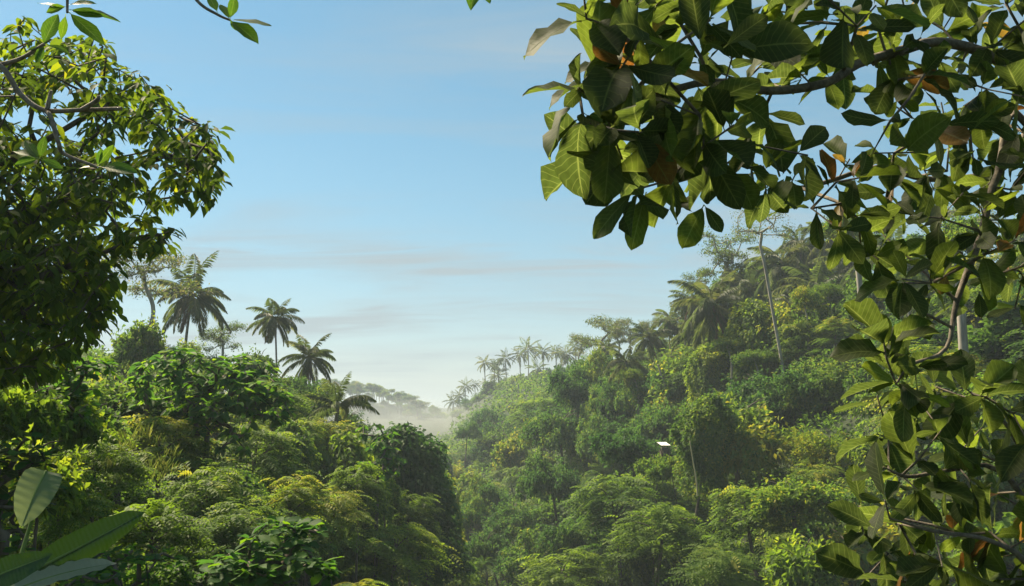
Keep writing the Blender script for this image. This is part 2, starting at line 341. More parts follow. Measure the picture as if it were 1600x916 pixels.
def vine_tower(seed, H, R, clusters=1500, k=7, L=.36, W=.26, mat=M_VINE):
    """a tree smothered in creepers: shaggy column with bulges, hanging curtains"""
    g = np.random.default_rng(seed); mb = MB()
    z = g.random(clusters) ** .8; a = g.uniform(0, 2 * np.pi, clusters)
    prof = np.interp(z, [0, .15, .45, .7, .88, 1], [1.05, .95, .7, 1.0, .8, .12])
    rr = R * prof * (1 + .38 * np.sin(3 * a + 6 * z + seed) * np.cos(2 * a - 9 * z) + .16 * np.sin(7 * a + 13 * z) + g.normal(0, .08, clusters))
    p = np.stack([rr * np.cos(a), rr * np.sin(a), z * H], -1) + np.stack([.35 * R * np.sin(z * 5 + seed), .3 * R * np.cos(z * 4 + seed), 0 * z], -1)
    d = nrm(np.stack([np.cos(a), np.sin(a), .2 + 1.6 * (z - .75) * (z > .75)], -1))
    sprays(mb, p, d, k, L, W, g, spread=.6, droop=.65, jit=.22, valc=np.clip(.5 + .25 * np.sin(2 * a + 7 * z) + g.normal(0, .1, clusters), 0, 1))
    for _ in range(int(26 * R)):                                    # hanging strands
        a = g.uniform(0, 2 * np.pi); zt = g.uniform(.35, .95) * H; ln = g.uniform(.8, 3.0)
        q = R * np.interp(zt / H, [0, .45, .7, .9, 1], [1, .75, 1.05, .85, .2]) * g.uniform(.95, 1.2)
        m_ = int(ln / .12); zz = zt - np.arange(m_) * .12
        pp = np.stack([q * math.cos(a) + .05 * np.sin(zz * 3 + a), q * math.sin(a) + .05 * np.cos(zz * 2.3), zz], -1)
        sprays(mb, pp, np.tile([math.cos(a), math.sin(a), -.3], (m_, 1)), 2, L * .85, W * .85, g, spread=.8, droop=.6, jit=.05)
    return mb.mesh('crown', mat)
def feather_crown(seed, R, H, fronds=640, fl=1.25, mat=M_FERN, layers=4, pairs=6):
    """layered umbrella sprays of pinnate leaves"""
    g = np.random.default_rng(seed); mb = MB()
    bs, ds = [], []
    nb = layers * 7
    for q in range(nb):
        a = g.uniform(0, 2 * np.pi); zl = H * (q % layers + g.random() * .8) / layers
        if q % 3 == 0: zl -= H * .5 * g.random()
        rl = R * (1 - .55 * max(zl / H, 0) ** 1.5) * g.uniform(.55, 1.0)
        c = np.array([rl * math.cos(a), rl * math.sin(a), zl])
        m_ = fronds // nb
        t = g.random(m_) ** .6
        pp = c[None] * t[:, None] * np.array([1, 1, 0]) + np.array([0, 0, 1]) * (zl + .25 * H / layers * (1 - (t - .5) ** 2))[:, None] + g.normal(0, .28, (m_, 3)) * np.array([1, 1, .5])
        dd = nrm(np.stack([np.cos(a + g.normal(0, .9, m_)), np.sin(a + g.normal(0, .9, m_)), g.uniform(0, .6, m_)], -1))
        bs.append(pp); ds.append(dd)
    bs = np.vstack(bs); ds = np.vstack(ds)
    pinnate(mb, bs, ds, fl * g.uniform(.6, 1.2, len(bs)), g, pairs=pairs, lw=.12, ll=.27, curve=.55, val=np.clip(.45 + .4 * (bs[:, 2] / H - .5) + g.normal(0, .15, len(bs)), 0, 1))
    return mb.mesh('crown', mat)
def grow(roots, pts, wind=.15, g=None, par0=None, seg=.45):
    """attach each point to the nearest node already reached, walking away from the root"""
    nodes_ = [np.asarray(q, float) for q in roots]; par = [i - 1 for i in range(len(nodes_))] if par0 is None else list(par0)
    order = np.argsort(np.min(np.linalg.norm(pts[:, None] - np.array(nodes_)[None], axis=2), axis=1)); r0 = nodes_[0]
    idx = {}
    for q in order:
        p_ = pts[q]; A = np.array(nodes_)
        dd = np.linalg.norm(A - p_, axis=1) + wind * np.linalg.norm(A - r0, axis=1)
        b_ = int(np.argmin(dd)); a_ = A[b_]; ln = np.linalg.norm(p_ - a_)
        ns = max(1, int(ln / seg)); prev = b_
        for s_ in range(1, ns + 1):
            t_ = s_ / ns; q_ = a_ + (p_ - a_) * t_ + (np.array([0, 0, -1]) * .1 * ln * t_ * (1 - t_) + (g.normal(0, .05 * ln / ns, 3) if (g is not None and s_ < ns) else 0))
            nodes_.append(q_); par.append(prev); prev = len(nodes_) - 1
        idx[q] = prev
    n_ = len(nodes_); cnt = np.ones(n_)
    for i_ in range(n_ - 1, 0, -1): cnt[par[i_]] += cnt[i_]
    return np.array(nodes_), par, cnt, idx
def branch_mesh(mb, nodes_, par, cnt, r_tip, r_max, power=.42, sides=5, thick=None):
    rad = np.minimum(r_tip * cnt ** power, r_max)
    if thick is not None: rad[:len(thick)] = thick
    kids = {}
    for i_, p_ in enumerate(par):
        if p_ >= 0: kids.setdefault(p_, []).append(i_)
    stack = [0]
    done = set()
    starts = [(None, 0)]
    while starts:
        pre, s_ = starts.pop(); ch = [] if pre is None else [pre]
        cur = s_
        while True:
            ch.append(cur); ks = kids.get(cur, [])
            if not ks: break
            ks = sorted(ks, key=lambda q: -cnt[q])
            for o_ in ks[1:]: starts.append((cur, o_))
            cur = ks[0]
        if len(ch) > 1:
            rr = rad[ch].copy()
            if pre is not None: rr[0] = rr[1]
            tube(mb, nodes_[ch], rr, sides, val=RNG.random())
def airy_tree(seed, R, H, n=90, layers=3, leaf=.27, k=20, mat=M_AIRY, trunk_bend=.4, open_=.75, rt=.02):
    """tall bare stem with open plates of fine foliage"""
    g = np.random.default_rng(seed)
    tr = bez([(0, 0, -6), (trunk_bend * .3, 0, H * .25), (-trunk_bend * .5, .2, H * .55), (trunk_bend, 0, H * .72)], 5)
    pts = []
    plates = []
    for q in range(9):
        a = q * 2.4 + g.normal(0, .4); r_ = R * g.uniform(.25, 1.05); plates.append((r_ * math.cos(a), r_ * math.sin(a), H * g.uniform(.70, 1.0) - .15 * r_, R * g.uniform(.22, .42)))
    for q in range(n):
        c_ = plates[q % 9]; a = g.uniform(0, 2 * np.pi); r_ = c_[3] * math.sqrt(g.random()) * 1.25
        pts.append((c_[0] + r_ * math.cos(a), c_[1] + r_ * math.sin(a), c_[2] + g.normal(0, .12) - .12 * r_))
    pts = np.array(pts)
    nd, pa, ct, ix = grow(tr, pts, g=g)
    b_ = MB(); branch_mesh(b_, nd, pa, ct, rt, .17)
    f_ = MB(); sprays(f_, pts + UP * .1, np.tile(UP, (len(pts), 1)) + g.normal(0, .3, pts.shape), k, leaf, leaf * .45, g, spread=1.0, droop=.15, jit=.3 * open_)
    return b_.mesh('trunk', M_PALEBARK), f_.mesh('crown', mat)
def trunk_mesh(seed, H, r=.16, limbs=5, spread=2.2, mat=M_BARK, drop=10):
    g = np.random.default_rng(seed); mb = MB()
    b_ = g.normal(0, .5, 2)
    pts = bez([(b_[0], b_[1], -drop), (b_[0] * .7, b_[1] * .2, -drop * .45), (b_[0] * .2, -b_[1] * .5, 0), (0, 0, H * .5), (b_[1] * .4, 0, H * .85)], 4)
    tube(mb, pts, np.linspace(r * 1.5, r * .4, len(pts)), 7)
    for _ in range(limbs):
        s_ = pts[g.integers(len(pts) // 2, len(pts) - 2)]; a = g.uniform(0, 2 * np.pi); e_ = s_ + np.array([math.cos(a) * spread, math.sin(a) * spread, g.uniform(.2, .5) * H])
        tube(mb, bez([s_, (s_ + e_) / 2 + UP * .1 * H, e_], 4), np.linspace(r * .55, r * .12, 9), 5)
    return mb.mesh('trunk', mat)

PROTO = {
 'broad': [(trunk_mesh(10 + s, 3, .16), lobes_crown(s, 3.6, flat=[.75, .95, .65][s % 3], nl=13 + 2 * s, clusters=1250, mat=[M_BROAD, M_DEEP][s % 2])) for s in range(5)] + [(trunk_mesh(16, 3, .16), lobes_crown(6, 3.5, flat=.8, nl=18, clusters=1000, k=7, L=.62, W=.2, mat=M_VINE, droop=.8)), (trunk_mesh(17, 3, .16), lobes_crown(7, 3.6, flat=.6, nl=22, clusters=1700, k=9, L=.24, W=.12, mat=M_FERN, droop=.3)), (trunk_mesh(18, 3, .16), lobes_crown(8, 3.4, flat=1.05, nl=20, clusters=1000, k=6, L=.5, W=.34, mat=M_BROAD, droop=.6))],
 'small': [(trunk_mesh(20 + s, 1.4, .06, spread=1.0), lobes_crown(40 + s, 1.7, flat=.8, nl=8 + s, clusters=520, k=8, L=.3, W=.18, mat=[M_VINE, M_BROAD, M_VINE, M_FERN][s])) for s in range(4)],
 'tower': [(trunk_mesh(30 + s, 7, .14, limbs=0, drop=6), vine_tower(60 + s, 8.5 + s, 1.9 + .25 * s, mat=[M_VINE, M_DEEP, M_BROAD][s])) for s in range(3)],
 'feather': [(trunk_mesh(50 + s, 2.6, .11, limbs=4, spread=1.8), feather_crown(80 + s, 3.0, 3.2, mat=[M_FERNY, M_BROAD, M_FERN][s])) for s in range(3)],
 'airy': [airy_tree(90 + s, 2.6 + .3 * s, 9 + s, n=120 + 20 * s) for s in range(3)],
}
def fern_mesh(seed, nf=16, L=1.5, mat=M_FERN):
    g = np.random.default_rng(seed); mb = MB()
    a = np.arange(nf) * 2.4 + g.normal(0, .2, nf); e_ = g.uniform(.35, 1.2, nf)
    d = np.stack([np.cos(a) * np.cos(e_), np.sin(a) * np.cos(e_), np.sin(e_)], -1)
    pinnate(mb, np.zeros((nf, 3)), d, L * g.uniform(.75, 1.15, nf), g, pairs=16, lw=.05, ll=.2, curve=.7, twist=.12)
    return mb.mesh('fronds', mat)
PROTO['fern'] = [(None, fern_mesh(200 + s, 18 + 3 * s, 1.6)) for s in range(3)]

NAMES = {'broad': ('broadleaf_tree', 'tree'), 'small': ('shrub', 'shrub'), 'tower': ('vine_draped_tree', 'tree'), 'feather': ('feathery_tree', 'tree'), 'airy': ('open_crowned_tree', 'tree'), 'fern': ('fern', 'fern')}
def plant(kind, var, loc, sc, label, group=None, rz=None, name=None, szz=1.0):
    tm_, cm_ = PROTO[kind][var % len(PROTO[kind])]
    nm, cat = NAMES[kind]
    s3 = (sc * random.uniform(.85, 1.18), sc * random.uniform(.85, 1.18), sc * szz)
    o = thing(name or nm, label, cat, loc, random.uniform(0, 6.28) if rz is None else rz, s3, group)
    if kind != 'airy': o.rotation_euler = (random.gauss(0, .1), random.gauss(0, .1), o.rotation_euler[2])
    if tm_ is not None: link('trunk', tm_, o)
    link('crown' if kind != 'fern' else 'fronds', cm_, o)
    return o
# height of crown top above the thing origin, and crown radius, in prototype units
TOP = {'broad': 4.2, 'small': 2.2, 'tower': 9.0, 'feather': 3.6, 'airy': 9.5, 'fern': 1.1}
RAD = {'broad': 4.0, 'small': 2.1, 'tower': 2.4, 'feather': 3.4, 'airy': 2.8, 'fern': 1.6}
def hero(kind, var, px, py, Y, wpx, label, szz=1.0, group=None, name=None, rz=None):
    """top of the crown at photo pixel (px,py) at distance Y, crown wpx wide"""
    sc = (wpx * Y / FPX) / (2 * RAD[kind]); tp = P(px, py, Y)
    return plant(kind, var, tp - UP * TOP[kind] * sc * szz, sc, label, group, rz, name, szz)

# ------------------------------------------------------------------ coconut palms
def frond_mesh(seed, elev, L=4.6, pairs=40, mat=M_PALM, bend=1.0, ll=1.1):
    g = np.random.default_rng(seed); mb = MB()
    n_ = 14; t = np.linspace(0, 1, n_); ang = elev - bend * t ** 1.3 * 1.25
    st = L / (n_ - 1); x = np.concatenate([[0], np.cumsum(np.cos(ang[:-1]) * st)]); z = np.concatenate([[0], np.cumsum(np.sin(ang[:-1]) * st)])
    rc = np.stack([x, g.normal(0, .02, n_).cumsum(), z], -1)
    tube(mb, rc, np.linspace(.05, .012, n_), 4, val=.7)
    tt = np.linspace(.16, .995, pairs); c = np.stack([np.interp(tt, t, rc[:, q]) for q in range(3)], -1)
    fw = nrm(np.stack([np.interp(tt, t, np.gradient(rc[:, q])) for q in range(3)], -1))
    side = np.array([0, 1.0, 0]); k = np.sin(np.pi * (.12 + .86 * tt)) ** .7
    for sg in (-1, 1):
        d = nrm(side * sg * (.9 - .3 * tt[:, None]) + fw * (.45 + .5 * tt[:, None]) - UP * g.uniform(.25, .75, (pairs, 1)))
        leaves4(mb, c, d, ll * k * g.uniform(.8, 1.1, pairs), .12, g, tilt=.3, fold=.02, sag=.28, val=np.clip(g.normal(.45, .15, pairs), 0, 1))
    return mb.mesh('frond', mat)
FR = [frond_mesh(300 + q, math.radians(e_), bend=b_) for q, (e_, b_) in enumerate([(84, .8), (66, 1.0), (48, 1.1), (30, 1.15), (10, 1.1), (-15, .95), (-42, .6)])]
FRDEAD = frond_mesh(320, math.radians(-62), mat=M_DEAD, bend=.25, L=3.6, ll=.6)
def palm(px, py, Y, wpx, base_px, label, nf=22, group=None, low=-42, dead=1, name='coconut_palm', seed=0, lo_frac=1.0):
    g = np.random.default_rng(seed + int(px)); nf = int(nf * (1.25 if name == 'coconut_palm' and nf > 15 else 1))
    c = P(px, py, Y); sc = (wpx * Y / FPX) / 7.4
    bx = c[0] + (base_px - px) / FPX * Y; by = Y + g.uniform(-1, 1); bz = gz(bx, by)
    if c[2] - bz < 2.5: bz = c[2] - 2.5
    if c[2] - bz > 24: bz = c[2] - 24
    o = thing(name, label, 'palm', (bx, by, bz), 0, 1, group)
    mb = MB(); h_ = c[2] - bz; dx_ = c[0] - bx
    bw = g.normal(0, .035) * h_; pts = bez([(0, 0, -.6), (dx_ * .18 + bw, .1, h_ * .33), (dx_ * .55 + bw, .1, h_ * .68), (dx_, Y - by, h_)], 6)
    tube(mb, pts, np.interp(np.linspace(0, 1, len(pts)), [0, .1, .9, 1], [.24, .15, .115, .17]) * max(sc, .8), 7)
    link('trunk', mb.mesh('trunk', M_PTRUNK), o)
    for q in range(nf):
        u = q / (nf - 1); el = 80 - (80 - low) * u ** .72
        m_ = FR[int(np.argmin([abs(el - e_) for e_ in (84, 66, 48, 30, 10, -15, -42)]))]
        f_ = link('frond', m_, o, (dx_, Y - by, h_ + .05), (g.normal(0, .2), g.normal(0, .14), q * 2.39996 + g.normal(0, .3)), sc * g.uniform(.75, 1.12))
    for q in range(dead):
        link('dry_frond', FRDEAD, o, (dx_, Y - by, h_), (0, 0, g.uniform(0, 6.28)), sc)
    return o
_cm = MB()
_g = np.random.default_rng(5)
def palm_crown_mesh(seed):
    g = np.random.default_rng(seed); mb = MB(); nf = 18
    for q in range(nf):
        el = math.radians(82 - 125 * (q / nf) ** .9); a = q * 2.4 + g.normal(0, .2); n_ = 16
        t = np.linspace(0, 1, n_); ang = el - t ** 1.3 * 1.2; L = 4.6 * g.uniform(.85, 1.1); st = L / (n_ - 1)
        r_ = np.concatenate([[0], np.cumsum(np.cos(ang[:-1]) * st)]); z = np.concatenate([[0], np.cumsum(np.sin(ang[:-1]) * st)])
        c = np.stack([r_ * math.cos(a), r_ * math.sin(a), z], -1); fw = nrm(np.gradient(c, axis=0)); s_ = np.array([-math.sin(a), math.cos(a), 0])
        for sg in (-1, 1):
            d = nrm(s_ * sg * .8 + fw * .8 - UP * .5)
            leaves4(mb, c[2:], d[2:], .9 * np.sin(np.pi * (.15 + .8 * t[2:])), .28, g, sag=.2)
    return mb.mesh('crown', M_PALM)
PCROWN = [palm_crown_mesh(340 + s) for s in range(3)]
def far_palm(px, py, Y, wpx, label, group, hpx=60):
    c = P(px, py, Y); sc = (wpx * Y / FPX) / 8.2; h_ = hpx * Y / FPX
    o = thing('coconut_palm', label, 'palm', c - UP * h_, 0, 1, group)
    mb = MB(); tube(mb, bez([(random.uniform(-1, 1), 0, -2), (.2, 0, h_ * .5), (0, 0, h_)], 4), [.3] * 3 + [.2] * 6, 5); link('trunk', mb.mesh('trunk', M_PTRUNK), o)
    link('crown', PCROWN[random.randrange(3)], o, (0, 0, h_), (random.gauss(0, .22), random.gauss(0, .22), random.uniform(0, 6.28)), sc * random.uniform(.8, 1.2))
    return o
MARKS = {1: [(1113, 478, 'the largest right palm'), (1208, 490, 'the tall pale trunk'), (1037, 691, 'the white roof'), (1083, 735, 'the thin bare pole'), (925, 590, 'the tall dome-shaped tree'), (725, 860, 'the bottom of the valley gap'), (825, 570, 'the tallest far palm'), (1013, 528, 'the leaning slender palm'),
             (1150, 640, 'the vine-smothered mound'), (1400, 580, 'the hanging leaf cluster'), (797, 700, 'the rounded creeper tower'), (1343, 440, 'the pale straight trunk'), (1360, 800, 'the big leaves at lower right'), (960, 850, 'the bottom right of the valley gap')],
         -1: [(300, 462, 'the largest left palm'), (430, 498, 'the slim left palm'), (484, 560, 'the ragged left palm'), (528, 636, 'the young left palm'), (325, 630, 'the large-leaved dome tree'), (575, 700, 'the vine-hung tree'), (425, 880, 'the yellow-leaved bush'), (200, 810, 'the banana leaf tip'), (55, 765, 'the pale upright leaf'), (650, 700, 'the dark shaggy tree'), (470, 795, 'the stiff-fronded fern'), (620, 640, 'the far misty hill')]}
KINDW = {'broad': 'broadleaf tree', 'small': 'shrub', 'tower': 'creeper-clad tree', 'feather': 'feathery tree', 'airy': 'thin open-crowned tree', 'fern': 'fern'}
def where(px, py, side):
    d_, x_, y_, ph = min(((px - a) ** 2 + (py - b) ** 2, a, b, t_) for a, b, t_ in MARKS[side])
    d_ = math.sqrt(d_); an = math.degrees(math.atan2(py - y_, px - x_)) % 360
    way = ['right of', 'below right of', 'below', 'below left of', 'left of', 'above left of', 'above', 'above right of'][int(((an + 22.5) % 360) // 45)]
    return ('close ' if d_ < 45 else 'just ' if d_ < 90 else 'some way ' if d_ < 160 else 'far ') + way + ' ' + ph
USED = {}
def unique(lab, px, py):
    """add what sets a second one apart from the first of the same words"""
    if lab in USED:
        ox, oy = USED[lab]; hw = 'left-hand' if px < ox else 'right-hand'; vw = 'upper' if py < oy else 'lower'
        one = [hw, vw] if abs(px - ox) > abs(py - oy) else [vw, hw]
        for w_ in one + [vw + ' ' + hw, 'half-hidden ' + vw, 'half-hidden ' + hw]:
            a_, b_ = lab.split(' ', 1); cand = a_ + ' ' + w_ + ' ' + b_
            if cand not in USED: USED[cand] = (px, py); return cand
        return lab
    USED[lab] = (px, py); return lab
# ------------------------------------------------------------------ trees that stand out, placed one by one
# left ridge
palm(300, 462, 92, 128, 296, 'large full-crowned coconut palm on the left ridge, nearest the big leafy tree', nf=24, dead=1)
palm(430, 498, 96, 88, 433, 'slim coconut palm on the left ridge, middle of the three', nf=20, seed=3)
palm(484, 560, 88, 92, 486, 'ragged coconut palm at the right end of the left ridge', nf=19, seed=5, dead=3)
palm(528, 636, 66, 110, 528, 'young coconut palm with arching fronds right of the three tall left palms', nf=13, seed=7, dead=0, low=5)
hero('airy', 1, 238, 402, 80, 120, 'thin-stemmed tree with sparse plates of leaves left of the largest left palm')
hero('airy', 0, 352, 500, 105, 76, 'pale sparse tree on the left ridge between the large and the slim palm')
hero('broad', 7, 222, 486, 70, 105, 'dark rounded tree on the left ridge below the sparse thin-stemmed tree', szz=1.3)
hero('broad', 7, 408, 536, 85, 60, 'dark leafy tree just left of the slim left palm', szz=1.7)
hero('broad', 0, 268, 545, 62, 110, 'low leafy tree below the trunk of the largest left palm')
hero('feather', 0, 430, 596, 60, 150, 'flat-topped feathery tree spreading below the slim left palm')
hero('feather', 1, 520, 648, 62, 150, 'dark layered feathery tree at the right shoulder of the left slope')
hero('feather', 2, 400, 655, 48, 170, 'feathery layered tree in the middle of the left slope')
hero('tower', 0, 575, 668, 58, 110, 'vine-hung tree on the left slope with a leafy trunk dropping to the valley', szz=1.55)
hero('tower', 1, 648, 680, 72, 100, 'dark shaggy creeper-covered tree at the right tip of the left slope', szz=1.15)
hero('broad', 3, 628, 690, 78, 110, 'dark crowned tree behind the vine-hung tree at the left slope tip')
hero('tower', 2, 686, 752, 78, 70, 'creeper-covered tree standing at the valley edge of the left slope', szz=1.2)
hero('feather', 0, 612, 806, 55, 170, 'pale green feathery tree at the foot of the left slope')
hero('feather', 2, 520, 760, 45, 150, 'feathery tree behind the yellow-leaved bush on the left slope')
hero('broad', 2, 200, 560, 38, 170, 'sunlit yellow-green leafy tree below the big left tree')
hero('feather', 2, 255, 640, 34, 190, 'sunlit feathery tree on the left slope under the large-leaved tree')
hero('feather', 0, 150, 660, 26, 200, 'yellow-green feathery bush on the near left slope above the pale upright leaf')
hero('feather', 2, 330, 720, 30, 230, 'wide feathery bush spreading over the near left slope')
hero('feather', 0, 240, 770, 22, 210, 'feathery bush just beyond the banana leaf tip')
hero('small', 0, 105, 560, 20, 150, 'bright yellow-green climber-covered shrub at the left edge', szz=1.4)
hero('small', 2, 30, 540, 17, 170, 'bushy leafy shrub at the left edge under the big tree', szz=1.5)
hero('small', 0, 60, 640, 15, 190, 'leafy shrub at the left edge above the pale upright leaf', szz=1.3)
hero('small', 1, 215, 850, 14, 150, 'small round-leaved bush right of the banana leaves')
hero('fern', 0, 470, 785, 36, 110, 'large fern with stiff fronds on the left slope above the yellow-leaved bush')
hero('fern', 1, 560, 880, 34, 120, 'fern at the bottom of the photo right of the yellow-leaved bush')
for k_, (kd, px, py, Y, w_, z_) in enumerate([('broad', 450, 622, 72, 110, 1.2), ('broad', 500, 640, 76, 100, 1.3), ('broad', 555, 662, 74, 90, 1.3), ('feather', 475, 640, 58, 120, 1.2), ('broad', 380, 606, 64, 120, 1.1), ('tower', 455, 690, 52, 80, 1.0), ('feather', 560, 715, 50, 120, 1.2),
        ('feather', 455, 735, 40, 150, 1.1), ('broad', 515, 715, 56, 100, 1.2), ('feather', 640, 760, 64, 110, 1.2), ('feather', 665, 830, 66, 90, 1.2), ('small', 690, 850, 74, 60, 1.4), ('broad', 600, 740, 62, 90, 1.2), ('feather', 380, 780, 26, 170, 1.0), ('feather', 100, 720, 18, 180, 1.1), ('broad', 130, 600, 30, 150, 1.1)]):
    hero(kd, k_, px, py, Y, w_, unique('left-slope ' + KINDW[kd] + ' ' + where(px, py + 25, -1), px, py), szz=z_, group='canopy of the left slope, ' + kd)
# valley floor
hero('fern', 2, 752, 852, 95, 90, 'brownish tree fern on the valley floor at the bottom of the gap', name='fern')
hero('fern', 0, 735, 885, 90, 80, 'tree fern at the very bottom of the valley gap')
# right slope
palm(1113, 478, 100, 132, 1168, 'largest palm crown on the right ridge, left of the tall pale trunk', nf=24, seed=11, dead=2)
palm(1013, 528, 128, 74, 1052, 'leaning slender palm on the right ridge with its bare trunk showing', nf=20, seed=13)
palm(978, 566, 118, 74, 992, 'short palm just below and left of the leaning slender palm', nf=18, seed=15)
palm(1172, 452, 118, 96, 1180, 'palm half hidden behind the tall pale trunk', nf=20, seed=17)
palm(1222, 415, 112, 110, 1230, 'palm crown right of the tall pale trunk near the ridge top', nf=22, seed=19)
palm(1275, 452, 104, 120, 1280, 'drooping palm on the upper right slope under the overhanging branch', nf=22, seed=21, dead=2)
palm(1330, 415, 112, 110, 1335, 'palm on the upper right slope behind the overhanging leaves', nf=20, seed=23)
palm(1195, 505, 108, 90, 1198, 'low palm among the dark trees beside the tall pale trunk', nf=18, seed=25)
palm(1085, 520, 112, 80, 1090, 'small palm below left of the largest palm on the right ridge', nf=18, seed=27)
palm(1550, 500, 70, 150, 1555, 'palm at the right edge of the photo behind the hanging leaves', nf=20, seed=29)
hero('airy', 2, 1130, 388, 125, 90, 'reddish open-crowned tree on the skyline above the largest right palm')
hero('airy', 0, 1068, 462, 135, 60, 'spindly skyline tree left of the largest right palm')
hero('airy', 1, 938, 505, 180, 66, 'open-crowned skyline tree near the far palms')
hero('airy', 0, 905, 520, 200, 50, 'small reddish open-crowned skyline tree beside the far palms')
hero('airy', 2, 965, 510, 170, 50, 'open-crowned tree behind the short palm on the right ridge')
hero('broad', 1, 922, 535, 132, 92, 'tall dark dome-shaped tree in the middle of the right slope skyline', szz=1.7)
hero('broad', 3, 930, 545, 138, 76, 'dark rounded tree crown behind the tall dome-shaped tree')
hero('broad', 7, 797, 668, 150, 66, 'rounded creeper tower standing at the left foot of the right slope', szz=1.5)
hero('broad', 1, 731, 655, 190, 40, 'round-headed tree at the far left end of the right slope', szz=1.25)
hero('broad', 3, 765, 632, 230, 66, 'rounded dark tree in the mist below the far palms')
hero('broad', 4, 845, 650, 135, 80, 'broad tree left of the tall dome-shaped tree on the right slope')
hero('broad', 0, 1150, 598, 74, 190, 'huge vine-smothered mound of a tree at the centre of the right slope', szz=1.25)
hero('tower', 2, 1092, 640, 72, 66, 'creeper-hung tree at the left side of the huge vine-smothered mound')
hero('broad', 1, 985, 655, 84, 120, 'rounded tree left of the white roof on the right slope')
hero('feather', 1, 960, 735, 74, 170, 'feathery tree below left of the white roof')
hero('feather', 0, 1030, 775, 62, 170, 'spreading feathery tree at the bottom centre of the right slope')
hero('feather', 2, 1170, 752, 58, 150, 'feathery tree right of the thin bare pole')
hero('broad', 2, 1240, 720, 56, 160, 'bright green bushy tree on the lower right slope')
hero('small', 2, 1250, 800, 48, 170, 'bright leafy bush at the lower right slope left of the hanging branch', szz=1.2)
hero('feather', 0, 880, 850, 72, 170, 'feathery tree at the bottom of the right slope near the valley gap')
hero('feather', 2, 1120, 850, 50, 150, 'yellowish feathery bush at the bottom edge of the right slope')
hero('broad', 1, 860, 700, 100, 90, 'dark creeper-hung tree right of the valley gap', szz=1.4)
hero('broad', 4, 1300, 560, 80, 130, 'leafy tree on the right slope above the hanging branch cluster')

for k_, (px, py, Y, w_, bp_, lab) in enumerate([(1048, 500, 140, 62, 1050, 'palm on the right skyline between the leaning slender palm and the largest palm'), (948, 545, 165, 52, 950, 'small palm on the right skyline just left of the short palm'), (1150, 440, 125, 84, 1152, 'palm crown behind and right of the largest right palm'),
        (1250, 385, 125, 92, 1252, 'high palm on the right skyline right of the tall pale trunk'), (1300, 372, 120, 96, 1302, 'highest palm at the top of the right ridge'), (1080, 470, 132, 66, 1084, 'palm peeping over the ridge left of the largest right palm'), (1400, 400, 95, 120, 1402, 'palm on the right ridge behind the hanging stem'),
        (1310, 470, 98, 100, 1312, 'drooping palm beside the pale straight trunk'), (1235, 480, 100, 90, 1238, 'palm just right of the tall pale trunk, halfway up'), (1460, 470, 84, 120, 1462, 'palm on the right slope behind the hanging leaf cluster')]):
    palm(px, py, Y, w_, bp_, lab, nf=20, seed=31 + 2 * k_, dead=k_ % 3)
for k_, (kd, px, py, Y, w_) in enumerate([('broad', 1000, 545, 150, 60), ('broad', 1040, 520, 145, 60), ('broad', 1070, 490, 140, 60), ('broad', 1100, 450, 138, 70), ('broad', 1150, 420, 135, 80), ('broad', 1200, 395, 132, 80), ('broad', 1260, 372, 130, 90), ('broad', 1320, 350, 125, 100), ('broad', 1380, 345, 120, 100),
        ('broad', 890, 565, 240, 44), ('broad', 870, 578, 260, 40), ('broad', 860, 572, 330, 34), ('broad', 835, 578, 350, 36), ('broad', 810, 580, 360, 36), ('broad', 790, 582, 370, 40), ('broad', 770, 590, 380, 36), ('broad', 752, 606, 400, 34), ('broad', 735, 618, 440, 32), ('broad', 718, 634, 460, 26), ('broad', 805, 604, 320, 44), ('broad', 845, 602, 280, 44), ('airy', 1020, 492, 160, 50), ('airy', 1095, 430, 140, 60), ('airy', 985, 515, 170, 44), ('airy', 880, 548, 300, 30), ('airy', 780, 565, 380, 28)]):
    hero(kd, k_, px, py, Y, w_, unique(('rounded' if kd == 'broad' else 'thin') + ' skyline tree ' + where(px, py + 10, 1), px, py), szz=1.15, group='skyline trees of the right ridge')
for k_, (px, py, Y, w_, v_, z_) in enumerate([(285, 528, 84, 90, 4, 1.2), (330, 540, 88, 84, 0, 1.2), (375, 552, 86, 80, 2, 1.2), (440, 572, 84, 76, 7, 1.2), (470, 586, 80, 70, 1, 1.2), (505, 602, 78, 70, 4, 1.2), (545, 632, 80, 70, 3, 1.2), (250, 520, 78, 80, 6, 1.2), (400, 575, 76, 80, 6, 1.1)]):
    hero('broad', v_, px, py, Y, w_, unique('leafy left-ridge tree ' + where(px, py + 25, -1), px, py), szz=z_, group='trees round the left palms')
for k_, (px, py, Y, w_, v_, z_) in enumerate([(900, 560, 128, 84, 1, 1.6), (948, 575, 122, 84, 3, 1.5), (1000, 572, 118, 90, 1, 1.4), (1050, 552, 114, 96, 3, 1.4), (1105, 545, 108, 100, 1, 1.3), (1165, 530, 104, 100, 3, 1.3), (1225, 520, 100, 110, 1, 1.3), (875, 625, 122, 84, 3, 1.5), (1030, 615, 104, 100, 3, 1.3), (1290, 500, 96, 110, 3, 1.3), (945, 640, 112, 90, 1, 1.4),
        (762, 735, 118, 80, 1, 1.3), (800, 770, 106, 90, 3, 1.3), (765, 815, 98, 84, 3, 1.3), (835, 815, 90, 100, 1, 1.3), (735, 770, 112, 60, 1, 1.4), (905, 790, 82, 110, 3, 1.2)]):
    hero('broad', v_, px, py, Y, w_, unique('dark green tree ' + where(px, py + 25, 1), px, py), szz=z_, group='dark trees of the right slope')
